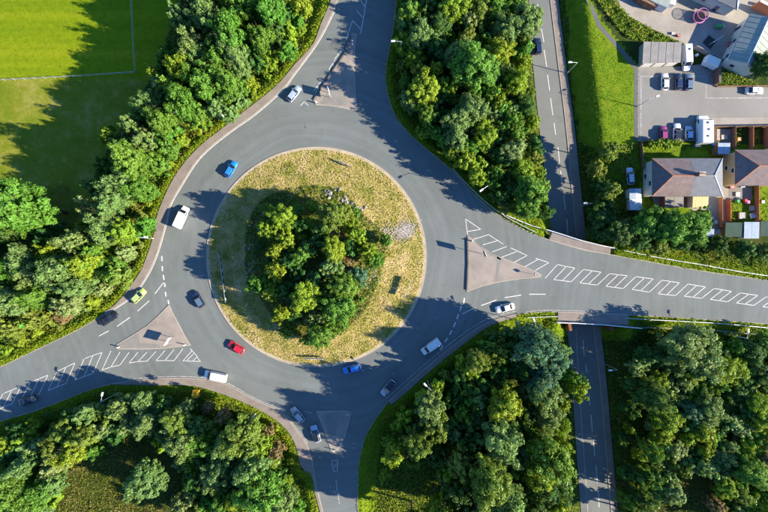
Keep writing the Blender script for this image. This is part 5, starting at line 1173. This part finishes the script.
# green tank, tarpaulin, washing post, drums
o = empty('green_tank', W3(717.5, 27.5, ZY)); o.location.z = ZY+.03
MB().bar((-.9, 0, .75), (.8, 0, .75), .42, 14).build('barrel', 'green_plastic', o, smooth=False); MB().bar((.8, 0, .75), (1.15, 0, .75), .30, 12, .2).build('end_cap', 'steel_white', o)
for q in (-.6, .5): MB().box((q, 0, .2), (.15, .7, .4)).build('cradle', 'steel_dark', o)
tag(o, 'green horizontal tank lying in the shaded yard', 'tank')
x, y = W(709, 42, ZY); tag(MB().prism([(x+.1+1.75*math.cos(a), y+1.75*math.sin(a)) for a in (.1, 1.67, 3.24, 4.81)], ZY+.032, ZY+.09).build('tarpaulin', 'black'), 'black square tarpaulin spread on the yard', 'tarpaulin')
o = empty('washing_post', W3(708.5, 45, ZY)); o.location.z = ZY+.09
MB().bar((0, 0, 0), (0, 0, 2.4), .05).build('post', 'steel_white', o); MB().bar((-.3, -.3, 2.35), (2.1, 1.3, 2.35), .05).build('arm', 'steel_white', o)
tag(o, 'white washing-line post standing on the black tarpaulin', 'post')
def drum(px, py, mat, label, r=.42, h=1.0):
    o = empty('storage_drum', W3(px, py, ZY)); o.location.z = ZY+.03
    MB().bar((0, 0, 0), (0, 0, h), r, 14, r*.95).build('barrel', mat, o); MB().bar((0, 0, h), (0, 0, h+.06), r*1.04, 14).build('lid', mat, o)
    tag(o, label, 'drum')
drum(757.5,5,'blue_plastic','blue drum by the orange brick wall'); drum(763,8,'black','black drum to the right of the blue one')
drum(696,55.5,'white','small white tub beside the parked van',.35,.5)
def bin_(px, py, mat, label):
    o = empty('wheelie_bin', W3(px, py, ZY), R.uniform(-.3, .3)); o.location.z = ZY+.03
    MB().box((0, 0, .55), (.55, .62, 1.0), 0, 1.12).build('body', mat, o); MB().box((0, .02, 1.09), (.66, .74, .08), 0, .92).build('lid', mat, o)
    for s_ in (-.25, .25): MB().bar((s_-.04, -.32, .1), (s_+.04, -.32, .1), .1, 8).build('wheel', 'black', o)
    tag(o, label, 'bin')
bin_(731.5,40.5,'green_plastic','green wheelie bin against the workshop wall'); bin_(729.5,44,'red','dark red bin next to the green one by the workshop'); bin_(728,47.5,'red','lower red bin by the workshop')
bin_(705,139,'green_plastic','green bin behind the motorhome'); bin_(719.5,149.5,'blue_plastic','blue bin under the sheet roof'); bin_(711.5,145,'blue_plastic','blue bin by the fence behind the motorhome')
bin_(735.5,201.5,'green_plastic','teal bin in the cluttered back garden'); bin_(743,201,'red','red bin in the cluttered back garden'); bin_(745.5,202.5,'pink','pink bin beside the red one in the cluttered garden')
def crate(px, py, w, d, h, mat, label, rz=0, name='storage_crate'):
    o = empty(name, W3(px, py, ZY), rz); o.location.z = ZY+.03
    mb = MB(); mb.box((0, 0, .04), (w, d, .08))
    mb.build('base', mat, o)
    for s_ in (-1, 1): MB().box((s_*(w/2-.03), 0, h/2), (.06, d, h)).build('side', mat, o); MB().box((0, s_*(d/2-.03), h/2), (w-.125, .06, h)).build('side', mat, o)
    MB().box((0, 0, h-.06), (w-.14, d-.14, .05)).build('contents', 'rubble' if mat != 'white' else 'sheet_white', o)
    tag(o, label, 'crate')
crate(740.5,215.8,1.4,1.5,.7,'sheet_white','white crate in the middle of the cluttered garden'); crate(753,215.5,1.7,1.2,.6,'white','white box under the fence of the cluttered garden',.2); crate(753.5,213,1.1,.5,.75,'red','red trough behind the white box',.2)
crate(751,208.5,1.2,1.3,.5,'timber_pale','yellow wooden planter in the cluttered garden'); crate(731,187.5,1.1,.6,.6,'red','red planter on the patio'); crate(737,194.5,1,1,.4,'white','white stool box on the patio'); crate(742,186.3,1,.6,.4,'white','small white box by the patio wall')
crate(697,145.5,1.3,.9,.5,'sheet_blue','pale blue tub on the grass behind the parked cars'); crate(716.5,232,1.6,1.3,.5,'concrete','grey pallet heap at the foot of the paved garden',.3); crate(712,218,.8,1,.5,'red','red box on the paved garden',.2); crate(715,222,.7,.9,.45,'white','white box on the paved garden',.5)
crate(762,202,.7,.7,.5,'white','white bucket crate on the right lawn'); crate(738,139.5,.8,.8,.5,'yellow','yellow box on the shaded lawn'); crate(723,137.5,1.5,1.1,.5,'timber_pale','pale wooden planter in the paved back yard'); crate(717.5,135,.9,2.8,.4,'timber','long brown planter by the fence of the paved yard')
crate(672.5,34,.8,.5,.5,'cream','cream box at the edge of the bracken'); crate(677.5,36,.6,.6,.6,'red','red box at the edge of the bracken')
